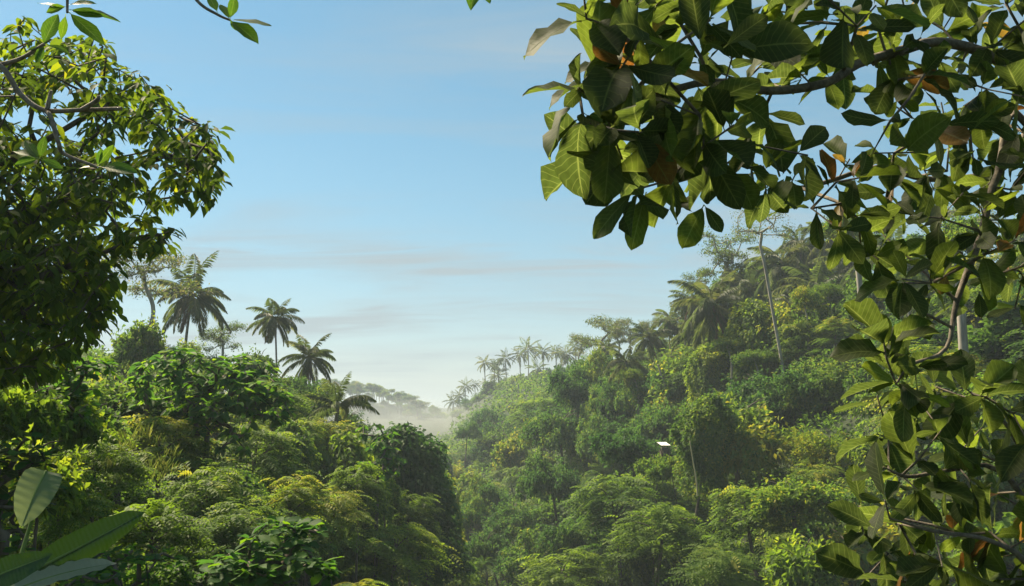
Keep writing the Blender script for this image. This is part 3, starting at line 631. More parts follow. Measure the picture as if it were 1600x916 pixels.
# tall pale-trunked tree with a flat open crown
def tall_tree():
    Y = 90; pts = [P(1229, 640, Y), P(1222, 570, Y), P(1208, 490, Y), P(1196, 420, Y), P(1188, 385, Y)]
    b0 = pts[0]; o = thing('tall_bare_tree', 'tall thin tree with a long pale bare trunk and a flat airy crown', 'tree', b0)
    g = np.random.default_rng(77); tr = bez([p_ - b0 for p_ in pts], 6)
    pt = []
    for q in range(85):
        lay = g.choice([0, 1, 2], p=[.42, .34, .24])
        py = [362, 340, 318][lay] + g.normal(0, 5); hw = [46, 38, 26][lay]
        pt.append(P(1190 + g.uniform(-hw, hw), py, Y + g.uniform(-2.4, 2.4)) - b0)
    pt = np.array(pt); nd, pa, ct, ix = grow(tr, pt, g=g)
    mb = MB(); branch_mesh(mb, nd, pa, ct, .022, .2, power=.4, sides=6); link('trunk', mb.mesh('trunk', M_PALEBARK), o)
    f_ = MB(); sprays(f_, pt, np.tile(UP, (len(pt), 1)) + g.normal(0, .3, pt.shape), 24, .2, .1, g, spread=1, droop=.1, jit=.33); link('crown', f_.mesh('crown', M_AIRY), o)
tall_tree()
def bare_stem(pts, Y, r0, r1, name, label, mat=M_PALEBARK, cat='tree', crown=None):
    p_ = [P(a, b, Y) for a, b in pts]; o = thing(name, label, cat, p_[0])
    mb = MB(); c_ = bez([q - p_[0] for q in p_], 6); tube(mb, c_, np.linspace(r0, r1, len(c_)), 7); link('trunk', mb.mesh('trunk', mat), o)
    if crown is not None:
        link('crown', PROTO['broad'][crown][1], o, c_[-1] - UP * .5, (0, 0, 1.3), .75 if r0 > .2 else .5)
    return o
bare_stem([(1346, 485), (1343, 440), (1337, 395), (1330, 360)], 82, .3, .2, 'pale_trunked_tree', 'pale straight trunk on the upper right slope under the overhanging leaves', crown=2)
bare_stem([(1508, 580), (1504, 520), (1500, 450), (1494, 380)], 60, .34, .24, 'pale_trunked_tree', 'thick pale trunk near the right edge behind the hanging leaves', crown=0)
bare_stem([(1078, 690), (1082, 715), (1088, 750), (1090, 775)][::-1], 60, .06, .035, 'bare_pole', 'thin bare yellowish pole standing below the white roof', mat=M_GRASS and barkmat('cane', (.25, .22, .1), (.42, .38, .2)), cat='pole')
bare_stem([(1060, 655), (1042, 610), (1028, 570)], 110, .13, .1, 'bare_stemmed_tree', 'slim leaning bare trunk above the white roof')
bare_stem([(1166, 585), (1160, 545), (1150, 510)], 98, .13, .1, 'bare_stemmed_tree', 'slim pale trunk below the largest palm crown')
bare_stem([(812, 660), (811, 625), (810, 600)], 260, .35, .25, 'bare_stemmed_tree', 'far pale trunk standing in the misty clearing below the far palms')

for k_, (x0, y0, x1, y1, Y, lab) in enumerate([(996, 640, 988, 585, 116, 'slender pale stem below the short right palm'), (1142, 600, 1136, 540, 96, 'slender pale stem left of the tall pale trunk'), (1262, 560, 1256, 470, 92, 'slender stem right of the tall pale trunk'), (1300, 545, 1292, 455, 96, 'slender stem left of the pale straight trunk'),
        (948, 690, 944, 630, 120, 'slender stem at the right foot of the tall dome-shaped tree'), (1120, 590, 1122, 530, 104, 'slender stem straight under the largest right palm'), (1420, 560, 1412, 440, 78, 'slender stem behind the hanging leaf cluster'), (1185, 620, 1178, 560, 92, 'short slender stem at the foot of the tall pale trunk')]):
    bare_stem([(x0, y0 + 30), (x0 + 1, (y0 + y1) / 2), (x1, y1)], Y, .13, .08, 'slender_tree', lab, crown=(6, 2, 4)[k_ % 3])
# white roofed hut
def hut():
    Y = 82; c = P(1037, 691, Y); o = thing('hut', 'white sheet roof of a small hut poking out of the foliage on the right slope', 'hut', c - UP * 2.3, math.radians(20), .85)
    white, t_, n_, l_ = nodes('white_sheet'); p_ = n_.new('ShaderNodeBsdfPrincipled'); p_.inputs['Base Color'].default_value = (.78, .78, .76, 1); p_.inputs['Roughness'].default_value = .5
    q_ = n_.new('ShaderNodeOutputMaterial'); l_.new(p_.outputs[0], q_.inputs[0])
    nz_ = n_.new('ShaderNodeTexNoise'); nz_.inputs['Scale'].default_value = 3; r_ = n_.new('ShaderNodeValToRGB'); r_.color_ramp.elements[0].color = (.26, .25, .23, 1); r_.color_ramp.elements[0].position = .3; r_.color_ramp.elements[1].color = (.62, .62, .6, 1); r_.color_ramp.elements[1].position = .55; l_.new(nz_.outputs[0], r_.inputs[0]); l_.new(r_.outputs[0], p_.inputs['Base Color'])
    mb = MB(); xs = np.linspace(-.55, .55, 49); zz = .025 * np.sin(np.arange(49) * math.pi / 2)
    v = np.concatenate([np.stack([xs, np.full(49, y_), 2.3 + zz + s_ * (y_ + .8) * 1], -1) for y_, s_ in ((-.5, .3), (.5, .3))])
    v2 = v - np.array([0, 0, .02]); f_ = np.stack([np.arange(48), np.arange(48) + 1, np.arange(48) + 50, np.arange(48) + 49], -1)
    mb.add(v, f_); mb.add(v2, f_[:, ::-1]); link('roof', mb.mesh('roof', white, smooth=False), o)
    mb = MB(); V = [(a, b, c) for c in (-1.2, 2.16) for b in (-.36, .36) for a in (-.4, .4)]; mb.add(V, [[0, 2, 3, 1], [4, 5, 7, 6], [0, 1, 5, 4], [2, 6, 7, 3], [0, 4, 6, 2], [1, 3, 7, 5]]); link('wall', mb.mesh('wall', M_BARK, smooth=False), o)
    for sx in (-.45, .45):
        for sy in (-.4, .4):
            mb = MB(); tube(mb, [(sx, sy, -1.5), (sx, sy, 2.24 + (sy + .8) * .3)], .05, 6); link('post', mb.mesh('post', M_BARK), o)
hut()
for px, py, Y, w_, lab in [(1020, 697, 79, 54, 'shrub in front of the left half of the white roof hut'), (1048, 698, 78, 50, 'shrub in front of the right half of the white roof hut')]:
    hero('small', 1, px, py, Y, w_, lab, szz=1.5)

# ------------------------------------------------------------------ slopes filled with individual plants
SKX = [-200, 0, 150, 215, 300, 400, 470, 560, 600, 690, 700, 730, 790, 830, 880, 920, 1000, 1060, 1100, 1200, 1300, 1600, 1900]
SKYL = [545, 545, 545, 520, 560, 590, 615, 652, 674, 690, 690, 668, 632, 600, 582, 560, 545, 500, 460, 430, 385, 335, 300]
SIGHTS = [(1037, 691, 82, 16), (1084, 730, 60, 10), (1215, 540, 90, 10)]
def scatter(n_try, ylo, yhi, dlo, dhi, side, spacing, weights, zone, seed, pxlim=(-120, 1720), grow_=1.0, maxn=400):
    g = np.random.default_rng(seed); kept = []; cnt = 0
    kinds = list(weights); w = np.array([weights[k_] for k_ in kinds]); w = w / w.sum()
    for _ in range(n_try):
        y = ylo * (yhi / ylo) ** g.random() if ylo > 0 else g.uniform(ylo, yhi); d = g.uniform(dlo, dhi)
        x = np.interp(y, _y, _xv) + side * d
        px, py = to_px((x, y, gz(x, y)))
        if not (pxlim[0] < px < pxlim[1]) or py > 1250: continue
        sp = spacing * (1 + y / 160)
        if any((x - a) ** 2 + (y - b) ** 2 < sp * sp for a, b in kept): continue
        kept.append((x, y)); z = gz(x, y)
        k_ = kinds[g.choice(len(kinds), p=w)]
        sc = g.uniform(.7, 1.15) * grow_ * (1 + y / 500)
        lift = {'broad': 1.2, 'small': .4, 'tower': -.5, 'feather': 1.2, 'airy': 0, 'fern': .2}[k_] * sc
        _, tpy = to_px((x, y, z + lift + TOP[k_] * sc)); lim = np.interp(px, SKX, SKYL) + g.uniform(0, 18)
        if tpy < lim:
            k_ = 'small'; sc = min(sc, 1.0); lift = .3; _, tpy = to_px((x, y, z + lift + 2.2 * sc))
            if tpy < lim: continue
        rpx = RAD[k_] * sc * FPX / y; _, mid = to_px((x, y, z + lift + TOP[k_] * sc * .5))
        if any(y < sy_ and abs(px - sx_) < rpx + sr_ and tpy < spy_ + sr_ < py + rpx for sx_, spy_, sy_, sr_ in SIGHTS): continue
        var = int(g.integers(0, 8))
        lab = ('small ' if rpx < 26 else 'large ' if rpx > 55 else 'medium ') + ('bushy ' if k_ == 'small' and var % 2 else '') + KINDW[k_] + ' ' + where(px, mid, side)
        lab = unique(lab, px, mid)
        if side > 0 and k_ == 'feather': var = 1 + var % 2
        if side > 0 and k_ == 'broad' and var == 5: var = 7
        plant(k_, var, (x, y, z + lift), sc, lab, zone[0] + ', ' + NAMES[k_][1] + ' kind ' + k_, szz=g.uniform(.85, 1.25)); cnt += 1
        if cnt >= maxn: break
    return cnt
ZR = ('plants covering the right slope', {'broad': 'rounded broadleaf tree among the crowded trees of the right slope', 'small': 'leafy shrub filling gaps between the trees of the right slope', 'tower': 'creeper-covered column of a tree on the right slope', 'feather': 'feathery-leaved tree among the crowded trees of the right slope', 'fern': 'fern growing between shrubs on the right slope', 'airy': ''})
ZRT = ('trees on top of the right ridge', {'broad': 'broadleaf tree on the plateau behind the right ridge', 'small': 'shrub on top of the right ridge', 'tower': 'creeper-covered tree on top of the right ridge', 'feather': 'feathery tree on top of the right ridge', 'airy': 'thin open-crowned tree on top of the right ridge', 'fern': ''})
ZL = ('plants covering the left slope', {'broad': 'rounded broadleaf tree among the plants of the left slope', 'small': 'leafy shrub filling gaps on the left slope', 'tower': 'creeper-covered column of a tree on the left slope', 'feather': 'feathery-leaved tree among the plants of the left slope', 'fern': 'fern growing between shrubs on the left slope', 'airy': ''})
ZF = ('plants in the misty valley behind the left slope', {'broad': 'broadleaf tree in the misty far valley', 'small': 'shrub in the misty far valley', 'tower': 'creeper-covered tree in the misty far valley', 'feather': 'feathery tree in the misty far valley', 'airy': 'thin tree in the misty far valley', 'fern': ''})
c1 = scatter(9000, 40, 260, 0, 52, 1, 2.2, {'broad': .26, 'small': .4, 'tower': .05, 'feather': .2, 'fern': .05}, ZR, 1, maxn=460)
c2 = scatter(1500, 90, 420, 36, 90, 1, 5.0, {'broad': .5, 'tower': .1, 'feather': .2, 'airy': .2}, ZRT, 2, pxlim=(740, 1720), grow_=1.15, maxn=90)
c3 = scatter(5000, 16, 125, 0, 75, -1, 2.2, {'broad': .18, 'small': .42, 'tower': .06, 'feather': .26, 'fern': .08}, ZL, 3, pxlim=(-150, 690), grow_=.95, maxn=230)
c4 = scatter(2500, 150, 560, 0, 90, -1, 6.0, {'broad': .5, 'small': .2, 'tower': .1, 'feather': .2}, ZF, 4, pxlim=(540, 760), grow_=1.2, maxn=90)
c5 = scatter(1500, 260, 560, 0, 45, 1, 7.0, {'broad': .55, 'small': .15, 'tower': .1, 'feather': .2}, ZRT, 5, pxlim=(690, 900), grow_=1.2, maxn=60)
print('scatter', c1, c2, c3, c4, c5)

# far palms on the right skyline
FARP = [(757, 570, 380, 30, 40), (772, 575, 390, 24, 40), (790, 563, 380, 30, 45), (825, 549, 360, 34, 62), (812, 558, 380, 24, 50), (848, 553, 350, 32, 50), (868, 553, 340, 26, 55), (886, 556, 300, 30, 45), (899, 545, 290, 32, 48),
        (840, 580, 330, 28, 40), (727, 607, 470, 22, 34), (708, 630, 480, 26, 22), (742, 604, 470, 18, 36), (756, 602, 460, 18, 34), (718, 622, 470, 20, 24), (778, 590, 400, 26, 36)]
ORD = ['first', 'second', 'third', 'fourth', 'fifth', 'sixth', 'seventh', 'eighth', 'ninth', 'tenth', 'eleventh', 'twelfth', 'thirteenth', 'fourteenth', 'fifteenth', 'sixteenth']
for k_, (px, py, Y, w_, h_) in enumerate(FARP):
    lab = {3: 'tallest of the distant palms on the right skyline', 0: 'leftmost palm of the distant row on the right skyline', 8: 'rightmost palm of the distant row, beside the open-crowned skyline tree', 11: 'lowest distant palm at the left end of the right ridge'}.get(k_)
    far_palm(px, py - 3, Y, w_ * 1.3, lab or ORD[sum(q[0] < px for q in FARP)] + ' distant palm from the left in the row on the right skyline', 'distant palms on the right skyline', h_)
# far hill
g = np.random.default_rng(12)
for k_ in range(190):
    px = g.uniform(500, 705); top = np.interp(px, [520, 560, 590, 640, 680, 700], [590, 594, 599, 614, 634, 645])
    Y = g.uniform(600, 720); py = top + (abs(g.normal(0, 3)) if k_ < 70 else g.uniform(6, 55))
    kd = 'airy' if (k_ < 70 and k_ % 3 == 0) else 'broad'
    hero(kd, k_, px, py, Y, g.uniform(11, 20), 'thin open-crowned tree on the far misty hill' if kd == 'airy' else 'tree on the far misty hill at the end of the valley', szz=g.uniform(.8, 1.2), group='trees on the far misty hill, ' + kd)

# ------------------------------------------------------------------ single leaves for the near plants
def leaf_mesh(seed, mat, prof='obovate', ratio=.5, rows=6, wavy=.03, curl=.25, fold=.16, bite=.1, petiole=.1):
    g = np.random.default_rng(seed)
    T, Wd = {'obovate': ([0, .13, .32, .52, .7, .84, .94, 1], [.08, .36, .72, .96, 1.0, .80, .42, .03]),
             'lance': ([0, .1, .3, .5, .7, .9, 1], [.06, .38, .9, 1, .82, .36, .02]),
             'heart': ([0, .1, .3, .5, .7, .9, 1], [.7, .95, 1, .86, .6, .24, .02])}[prof]
    t = np.array([0, .13, .32, .52, .7, .84, .94, 1]) if rows >= 6 else (np.array([0, .2, .5, .8, 1]) if rows >= 4 else np.array([0, .3, .7, 1]))
    u = np.array([-1, -.5, 0, .5, 1]); k = g.uniform(0, 6.28); V, UV = [], []
    cv = curl * g.uniform(.3, 1.6); fd = fold * g.uniform(.3, 1.7); tw = g.normal(0, .25)
    for ti in t:
        w = np.interp(ti, T, Wd) * ratio / 2
        wl, wr = w * (1 - bite * g.random()), w * (1 - bite * g.random())
        for uu in u:
            x = uu * (wl if uu < 0 else wr); z = fd * abs(x) * 2 - cv * ti * ti * .5 + wavy * abs(uu) * math.sin(ti * 14 + k + uu * 2) + tw * x * ti
            V.append((x, petiole + ti * (1 - petiole), z)); UV.append((.5 + uu * .5, ti))
    n_ = len(t); i_ = (np.arange(n_ - 1)[:, None] * 5 + np.arange(4)[None]).ravel()
    f_ = np.stack([i_, i_ + 1, i_ + 6, i_ + 5], -1)
    mb = MB(); mb.add(V, f_, .0, UV)
    pw = .012; mb.add([(-pw, 0, 0), (pw, 0, 0), (pw, petiole * 1.3, .003), (-pw, petiole * 1.3, .003)], [[0, 1, 2, 3]], 0.0, [(.5, .1)] * 4)
    return mb, mat
class LeafSet:
    """leaf poses; the ones showing largest become objects, the rest one joined part"""
    def __init__(s, variants, name='leaf'):
        s.mb = [v[0] for v in variants]; s.me = [v[0].mesh(name, v[1], uv=True) for v in variants]; s.name = name; s.pose = []; s.mats = [v[1] for v in variants]
    def put(s, base, d, n, L, var):
        d = nrm(d); n = nrm(n - (n @ d) * d); s.pose.append((np.asarray(base, float), d, n, L, var, None))
    def emit(s, parent, origin, cap=300, rest='foliage'):
        def rank(p_):
            c = p_[0] + p_[1] * p_[3] * .5; f = c @ _F
            if f < .3: return 0
            px, py = to_px(c)
            ins = (-60 < px < 1660) and (-60 < py < 976)
            return (p_[3] / f) * (1 if ins else .01) * (.4 + .6 * abs(nrm(c) @ p_[2]))
        order = sorted(s.pose, key=rank, reverse=True)
        for p_ in order[:cap]:
            b, d, n, L, var, _ = p_; sd = np.cross(d, n)
            o = link(s.name, s.me[var], parent)
            M_ = Matrix(((sd[0], d[0], n[0], b[0] - origin[0]), (sd[1], d[1], n[1], b[1] - origin[1]), (sd[2], d[2], n[2], b[2] - origin[2]), (0, 0, 0, 1)))
            o.matrix_local = M_ @ Matrix.Diagonal((L, L, L, 1))
        left = order[cap:]
        if left:
            mb = MB(); um = []
            for b, d, n, L, var, _ in left:
                src = s.mb[var]; sd = np.cross(d, n); rv = RNG.random()
                mi = s.mats[var]
                if mi not in um: um.append(mi)
                off = 0
                for v, f, uv in zip(src.v, src.f, src.uv):
                    mb.add((v[:, :1] * sd + v[:, 1:2] * d + v[:, 2:] * n) * L + b - origin, f - off, rv, uv, um.index(mi)); off += len(v)
            stuff(link(rest, mb.mesh(rest, um, uv=True), parent))
def in_poly(x, y, poly):
    c = False; j = len(poly) - 1
    for i_ in range(len(poly)):
        xi, yi = poly[i_]; xj, yj = poly[j]
        if (yi > y) != (yj > y) and x < (xj - xi) * (y - yi) / (yj - yi) + xi: c = not c
        j = i_
    return c
def fill_poly(poly, spacing, g, tries=4000):
    xs = [p_[0] for p_ in poly]; ys = [p_[1] for p_ in poly]; kept = []
    for _ in range(tries):
        x = g.uniform(min(xs), max(xs)); y = g.uniform(min(ys), max(ys))
        if not in_poly(x, y, poly): continue
        sp = spacing(x, y) if callable(spacing) else spacing
        if all((x - a) ** 2 + (y - b) ** 2 > sp * sp for a, b in kept): kept.append((x, y))
    return kept

# ------------------------------------------------------------------ overhanging large-leaved tree on the right
def right_tree():
    g = np.random.default_rng(21)
    base = np.array([4.3, 5.4, 0.]); base[2] = gz(base[0], base[1]) - .2
    o = thing('large_leaved_tree', 'near tree with big glossy leaves overhanging the right side of the photo', 'tree', base)
    roots = [base, base + [.05, 0, 1.6], base + [-.05, -.05, 3.4], base + [-.2, -.1, 4.9]]; par = [-1, 0, 1, 2]
    def chain(start, pts):
        k = start
        c_ = bez([roots[start]] + [P(*q) for q in pts], 4)[1:]
        for q in c_: roots.append(q); par.append(k); k = len(roots) - 1
        return k
    a = chain(3, [(1640, 160, 5.0), (1590, 115, 4.8), (1530, 80, 4.7), (1460, 66, 4.6), (1400, 82, 4.5)])
    chain(a, [(1340, 100, 4.4), (1290, 130, 4.3), (1200, 142, 4.2), (1110, 128, 4.1), (1020, 150, 4.0)])
    chain(2, [(1650, 215, 5.3), (1590, 240, 5.3), (1540, 272, 5.3), (1450, 280, 5.2), (1370, 262, 5.0), (1290, 285, 4.8), (1210, 300, 4.6)])
    hang = chain(2, [(1620, 210, 5.0), (1560, 270, 4.9), (1532, 370, 4.8), (1495, 470, 4.7), (1478, 545, 4.6), (1420, 570, 4.5)])
    chain(1, [(1680, 800, 5.2), (1610, 730, 5.2), (1570, 660, 5.1), (1500, 600, 5.0)])
    chain(1, [(1650, 850, 5.1), (1560, 735, 5.1), (1480, 735, 5.0), (1420, 745, 5.0), (1380, 730, 4.9)])
    chain(1, [(1650, 930, 5.0), (1560, 850, 4.9), (1460, 830, 4.9), (1390, 810, 4.8)])
    up = [(905, -20), (925, 70), (880, 135), (925, 150), (900, 215), (935, 265), (975, 300), (1000, 320), (1060, 290), (1130, 270), (1180, 290), (1240, 330), (1300, 360), (1350, 400), (1370, 430), (1430, 450), (1480, 440), (1560, 430), (1620, 420), (1700, 300), (1700, -60), (905, -60)]
    low = [(1365, 590), (1400, 575), (1440, 600), (1500, 580), (1560, 625), (1640, 620), (1680, 700), (1680, 980), (1325, 975), (1340, 905), (1335, 850), (1330, 800), (1370, 770), (1360, 700)]
    mid = [(1400, 430), (1480, 420), (1620, 420), (1620, 500), (1540, 470), (1440, 500)]
    ros = []
    for x, y in fill_poly(up, lambda x, y: 37 if x < 1240 else 32, g):
        if 1215 < x < 1360 and 60 < y < 235 and g.random() < .78: continue        # the open window of sky
        if x > 1340 and y < 40 and g.random() < .3: continue
        Y = 3.95 + .75 * np.clip((x - 1000) / 500, 0, 1) + g.uniform(-.5, .4)
        L = (.285 if x < 1230 else .225) * (.88 if y > 240 else 1)
        ros.append((P(x, y, Y), L, 5 if g.random() < .5 else 4))
    for x, y in fill_poly(low, 40, g):
        ros.append((P(x, y, g.uniform(4.7, 5.5)), .255, 5))
    for x, y in fill_poly(mid, 46, g):
        ros.append((P(x, y, g.uniform(4.5, 5.2)), .19, 3))
    for x, y in [(1385, 560), (1400, 600), (1425, 620), (1380, 530), (1440, 580)]: ros.append((P(x, y, 4.45), .23, 5))
    pts = np.array([r_[0] for r_ in ros])
    nd, pa, ct, ix = grow(roots, pts, wind=.05, g=g, par0=par, seg=.16)
    mb = MB(); branch_mesh(mb, nd - base, pa, ct, .0042, .04, power=.40, sides=6, thick=[.2, .17, .14, .09]); link('branches', mb.mesh('branches', M_LIMB), o)
    LS = LeafSet([leaf_mesh(400 + q, M_BIG, ratio=(.42, .5, .58, .64)[q % 4], bite=(.06, .2, .1)[q % 3], wavy=.02 + .012 * (q % 4), curl=.15 + .13 * (q % 6), fold=.1 + .05 * (q % 4)) for q in range(9)] + [leaf_mesh(420 + q, M_ORNG, ratio=.5) for q in range(2)])
    for q, (c, L, k) in enumerate(ros):
        i_ = ix[q]; tw = nrm(nd[i_] - nd[pa[i_]]); a0 = g.uniform(0, 6.28)
        s1 = nrm(np.cross(tw, [.3, .2, 1])); s2 = np.cross(tw, s1)
        for j in range(k):
            an = a0 + j * 2.4 + g.normal(0, .25)
            d = nrm(tw * g.uniform(.2, .75) + (s1 * math.cos(an) + s2 * math.sin(an)) + UP * g.normal(-.22, .35))
            n_ = nrm(UP * .7 + tw * .35 + g.normal(0, .45, 3))
            LS.put(c - tw * g.uniform(0, .05), d, n_, L * g.uniform(.45, 1.3), int(g.integers(0, 9)) if g.random() > .028 else 9 + int(g.integers(0, 2)))
    # leaves one can recognise in the photograph: stem end, tip, distance, how far it faces the lens
    for (bx, by), (tx, ty), Y, var, fc in [((1140, 200), (1132, 140), 3.9, 1, .9), ((1100, 320), (1068, 380), 4.0, 2, .8), ((1100, 320), (1128, 362), 4.0, 0, .9), ((1010, 300), (985, 382), 3.9, 4, .9), ((930, 130), (855, 138), 4.0, 3, .3),
                                  ((935, 210), (874, 222), 4.0, 5, .6), ((930, 118), (938, 0), 3.7, 6, .9), ((1095, 70), (1080, -20), 3.5, 7, .9), ((1130, 75), (1200, 20), 3.5, 8, .7), ((965, 270), (908, 277), 4.0, 1, .5),
                                  ((1385, 548), (1378, 490), 4.5, 0, .9), ((1510, 616), (1500, 548), 4.9, 2, .95), ((1390, 555), (1312, 533), 4.3, 3, .5), ((1365, 825), (1302, 788), 4.6, 5, .7), ((1530, 455), (1533, 495), 4.6, 1, .9), ((1480, 430), (1470, 458), 4.5, 9, .9), ((1530, 620), (1585, 570), 4.9, 6, .5)]:
        b_ = P(bx, by, Y); e_ = P(tx, ty, Y - .03); d = e_ - b_; L = np.linalg.norm(d)
        LS.put(b_, d, nrm(-nrm(b_) * fc + UP * (1 - fc) + g.normal(0, .08, 3)), L, var)
    LS.emit(o, base)
right_tree()

# ------------------------------------------------------------------ big small-leaved tree on the left
def left_tree():
    g = np.random.default_rng(31)
    base = np.array([-9.6, 10.5, 0.]); base[2] = gz(base[0], base[1]) - .3
    o = thing('leafy_tree', 'big near tree with small drooping leaves filling the upper left of the photo', 'tree', base)
    roots = [base, base + [0, 0, 2.0], base + [.2, .3, 4.0]]; par = [-1, 0, 1]
    def chain(start, pts):
        k = start
        for q in bez([roots[start]] + [P(*q) for q in pts], 3)[1:]: roots.append(q); par.append(k); k = len(roots) - 1
        return k
    chain(2, [(-120, 330, 11), (20, 250, 11.2), (120, 190, 11.4), (190, 150, 11.5)])
    chain(2, [(-110, 380, 11), (60, 330, 11.2), (180, 270, 11.3), (280, 240, 11.4)])
    chain(1, [(-100, 470, 11), (40, 440, 11), (150, 400, 11.2), (220, 370, 11.3)])
    poly = [(-150, 60), (0, 70), (40, 25), (75, 70), (105, 62), (150, 55), (185, 105), (235, 112), (255, 160), (295, 175), (335, 205), (342, 290), (320, 318), (290, 300), (262, 318), (275, 365), (255, 395), (215, 385), (170, 420), (185, 470), (150, 520), (110, 560), (60, 590), (-150, 610)]
    gaps = [(110, 190, 26), (200, 215, 22), (235, 275, 22), (50, 190, 24), (30, 175, 22), (140, 120, 10), (205, 330, 18), (250, 340, 16), (160, 395, 18)]
    cl = []
    for x, y in fill_poly(poly, 10.2, g, 16000):
        if any((x - a) ** 2 + (y - b) ** 2 < r_ * r_ for a, b, r_ in gaps) and g.random() < .85: continue
        lay = math.sin((y + .35 * x) / 17.0)                      # boughs in layers
        if lay < -.55 and y < 380 and g.random() < .45: continue
        cl.append(P(x, y, 11.4 + g.normal(0, .9)))
    for x, y in fill_poly([(-150, 330), (120, 330), (180, 420), (170, 500), (60, 520), (-150, 530)], 13, g, 3000): cl.append(P(x, y, 11.4 + g.uniform(-1.5, 1.8)))
    cl = np.array(cl)
    nd, pa, ct, ix = grow(roots, cl, wind=.08, g=g, par0=par, seg=.3)
    mb = MB(); branch_mesh(mb, nd - base, pa, ct, .006, .2, power=.42, sides=5); link('branches', mb.mesh('branches', M_BARK), o)
    LS = LeafSet([leaf_mesh(450 + q, M_LTREE, 'lance', ratio=.5, rows=3, curl=.5, fold=.25, bite=.05, petiole=.06) for q in range(5)])
    rest_b, rest_d, rest_l = [], [], []
    for q in range(len(cl)):
        tw = nd[ix[q]] - nd[pa[ix[q]]]; tw = nrm(tw * np.array([1, 1, .3])); k = int(g.integers(6, 11))
        s_ = nrm(np.cross(tw, UP))
        for j in range(k):
            sg = 1 if j % 2 else -1
            d = nrm(tw * g.uniform(.2, .9) + s_ * sg * g.uniform(.2, .9) - UP * g.uniform(.15, .8))
            b_ = cl[q] + tw * (j / k - .5) * .26 + g.normal(0, .03, 3)
            LS.put(b_, d, nrm(UP + g.normal(0, .4, 3)), g.uniform(.13, .20), int(g.integers(0, 5)))
    # the joined remainder uses the light leaf
    def far_emit():
        pose = sorted(LS.pose, key=lambda p_: np.linalg.norm(p_[0]) + (0 if -20 < to_px(p_[0])[0] < 380 else 50)); LS.pose = pose[:300]; LS.emit(o, base)
        r_ = pose[300:]; mb = MB()
        leaves8(mb, np.array([p_[0] for p_ in r_]) - base, np.array([p_[1] for p_ in r_]), np.array([p_[3] for p_ in r_]), np.array([p_[3] * .5 for p_ in r_]), g, tilt=.4, sag=.25)
        stuff(link('foliage', mb.mesh('foliage', M_LTREE), o))
    far_emit()
left_tree()

# ------------------------------------------------------------------ plumeria twigs hanging in at the top left
def twig(name, label, chains, leaves, Y, r=.012, cat='branch'):
    base = P(*chains[0][0], Y); o = thing(name, label, cat, base)
    mb = MB()
    for q, c_ in enumerate(chains):
        p_ = bez([P(x, y, Y + .04 * math.sin(x)) for x, y in c_], 6); tube(mb, p_ - base, np.linspace(r, r * .62, len(p_)) * (1 if q == 0 else .8), 7)
    link('stem', mb.mesh('stem', M_TWIGB), o)
    g = np.random.default_rng(int(abs(chains[0][0][0]) + abs(chains[0][0][1]) + 3))
    for (bx, by), (tx, ty), fc in leaves:
        b_ = P(bx, by, Y); e_ = P(tx, ty, Y + g.normal(0, .03)); d = e_ - b_; L = np.linalg.norm(d); d = nrm(d)
        n_ = nrm(-nrm(b_) * fc + UP * (1 - fc) + g.normal(0, .1, 3)); n_ = nrm(n_ - (n_ @ d) * d); sd = np.cross(d, n_); b_ = b_ - base
        l_ = link('leaf', TWL[int(g.integers(0, 4))], o)
        l_.matrix_local = Matrix(((sd[0], d[0], n_[0], b_[0]), (sd[1], d[1], n_[1], b_[1]), (sd[2], d[2], n_[2], b_[2]), (0, 0, 0, 1))) @ Matrix.Diagonal((L, L, L, 1))
TWL = [leaf_mesh(470 + q, M_TWIG, 'lance', ratio=.34 + .04 * q, bite=.03, wavy=.012)[0].mesh('leaf', M_TWIG, uv=True) for q in range(4)]
twig('plumeria_branch', 'bare forked plumeria branch with leaf tufts crossing the left tree', [[(-160, 60), (-60, 85), (0, 103), (32, 147), (69, 172), (128, 172), (190, 170)], [(72, 173), (80, 185), (92, 225), (101, 241), (151, 261)], [(-10, 104), (32, 92), (69, 69)], [(74, 171), (80, 142)], [(128, 172), (150, 158), (155, 150)]],
     [((66, 72), (42, 78), .5), ((66, 72), (90, 20), .6), ((62, 248), (20, 232), .5), ((62, 248), (22, 256), .7), ((62, 248), (70, 212), .7), ((62, 248), (98, 262), .5), ((60, 250), (40, 218), .6), ((152, 260), (215, 266), .4), ((152, 260), (177, 226), .7), ((152, 260), (158, 232), .7), ((152, 260), (120, 262), .4), ((69, 70), (56, 98), .5), ((69, 70), (110, 82), .4)], 5.2, .02)
twig('plumeria_branch', 'leafy twig hanging in at the very top left corner of the photo', [[(112, -70), (106, -20), (105, 20)]], [((106, 18), (188, 26), .4), ((106, 18), (163, 68), .5), ((103, 22), (95, 62), .9), ((105, 14), (58, 2), .5), ((105, 8), (150, 2), .5), ((105, 10), (70, 18), .5), ((108, 15), (160, 24), .6)], 4.6, .011)
twig('plumeria_branch', 'small dark twig with pointed leaves at the top of the sky, left of centre', [[(270, -60), (307, 0), (340, 23), (360, 32)]], [((359, 31), (424, 37), .4), ((359, 31), (404, 63), .5), ((359, 31), (369, 48), .7), ((359, 31), (368, -8), .8), ((340, 20), (326, -8), .6), ((359, 31), (345, 4), .6)], 5.0, .011)
twig('plumeria_branch', 'two dark leaf tips at the top edge near the middle of the sky', [[(742, -90), (744, -60), (745, -40)]], [((745, -38), (735, 11), .6), ((745, -38), (766, 4), .6), ((745, -38), (722, -10), .6)], 4.4, .01)

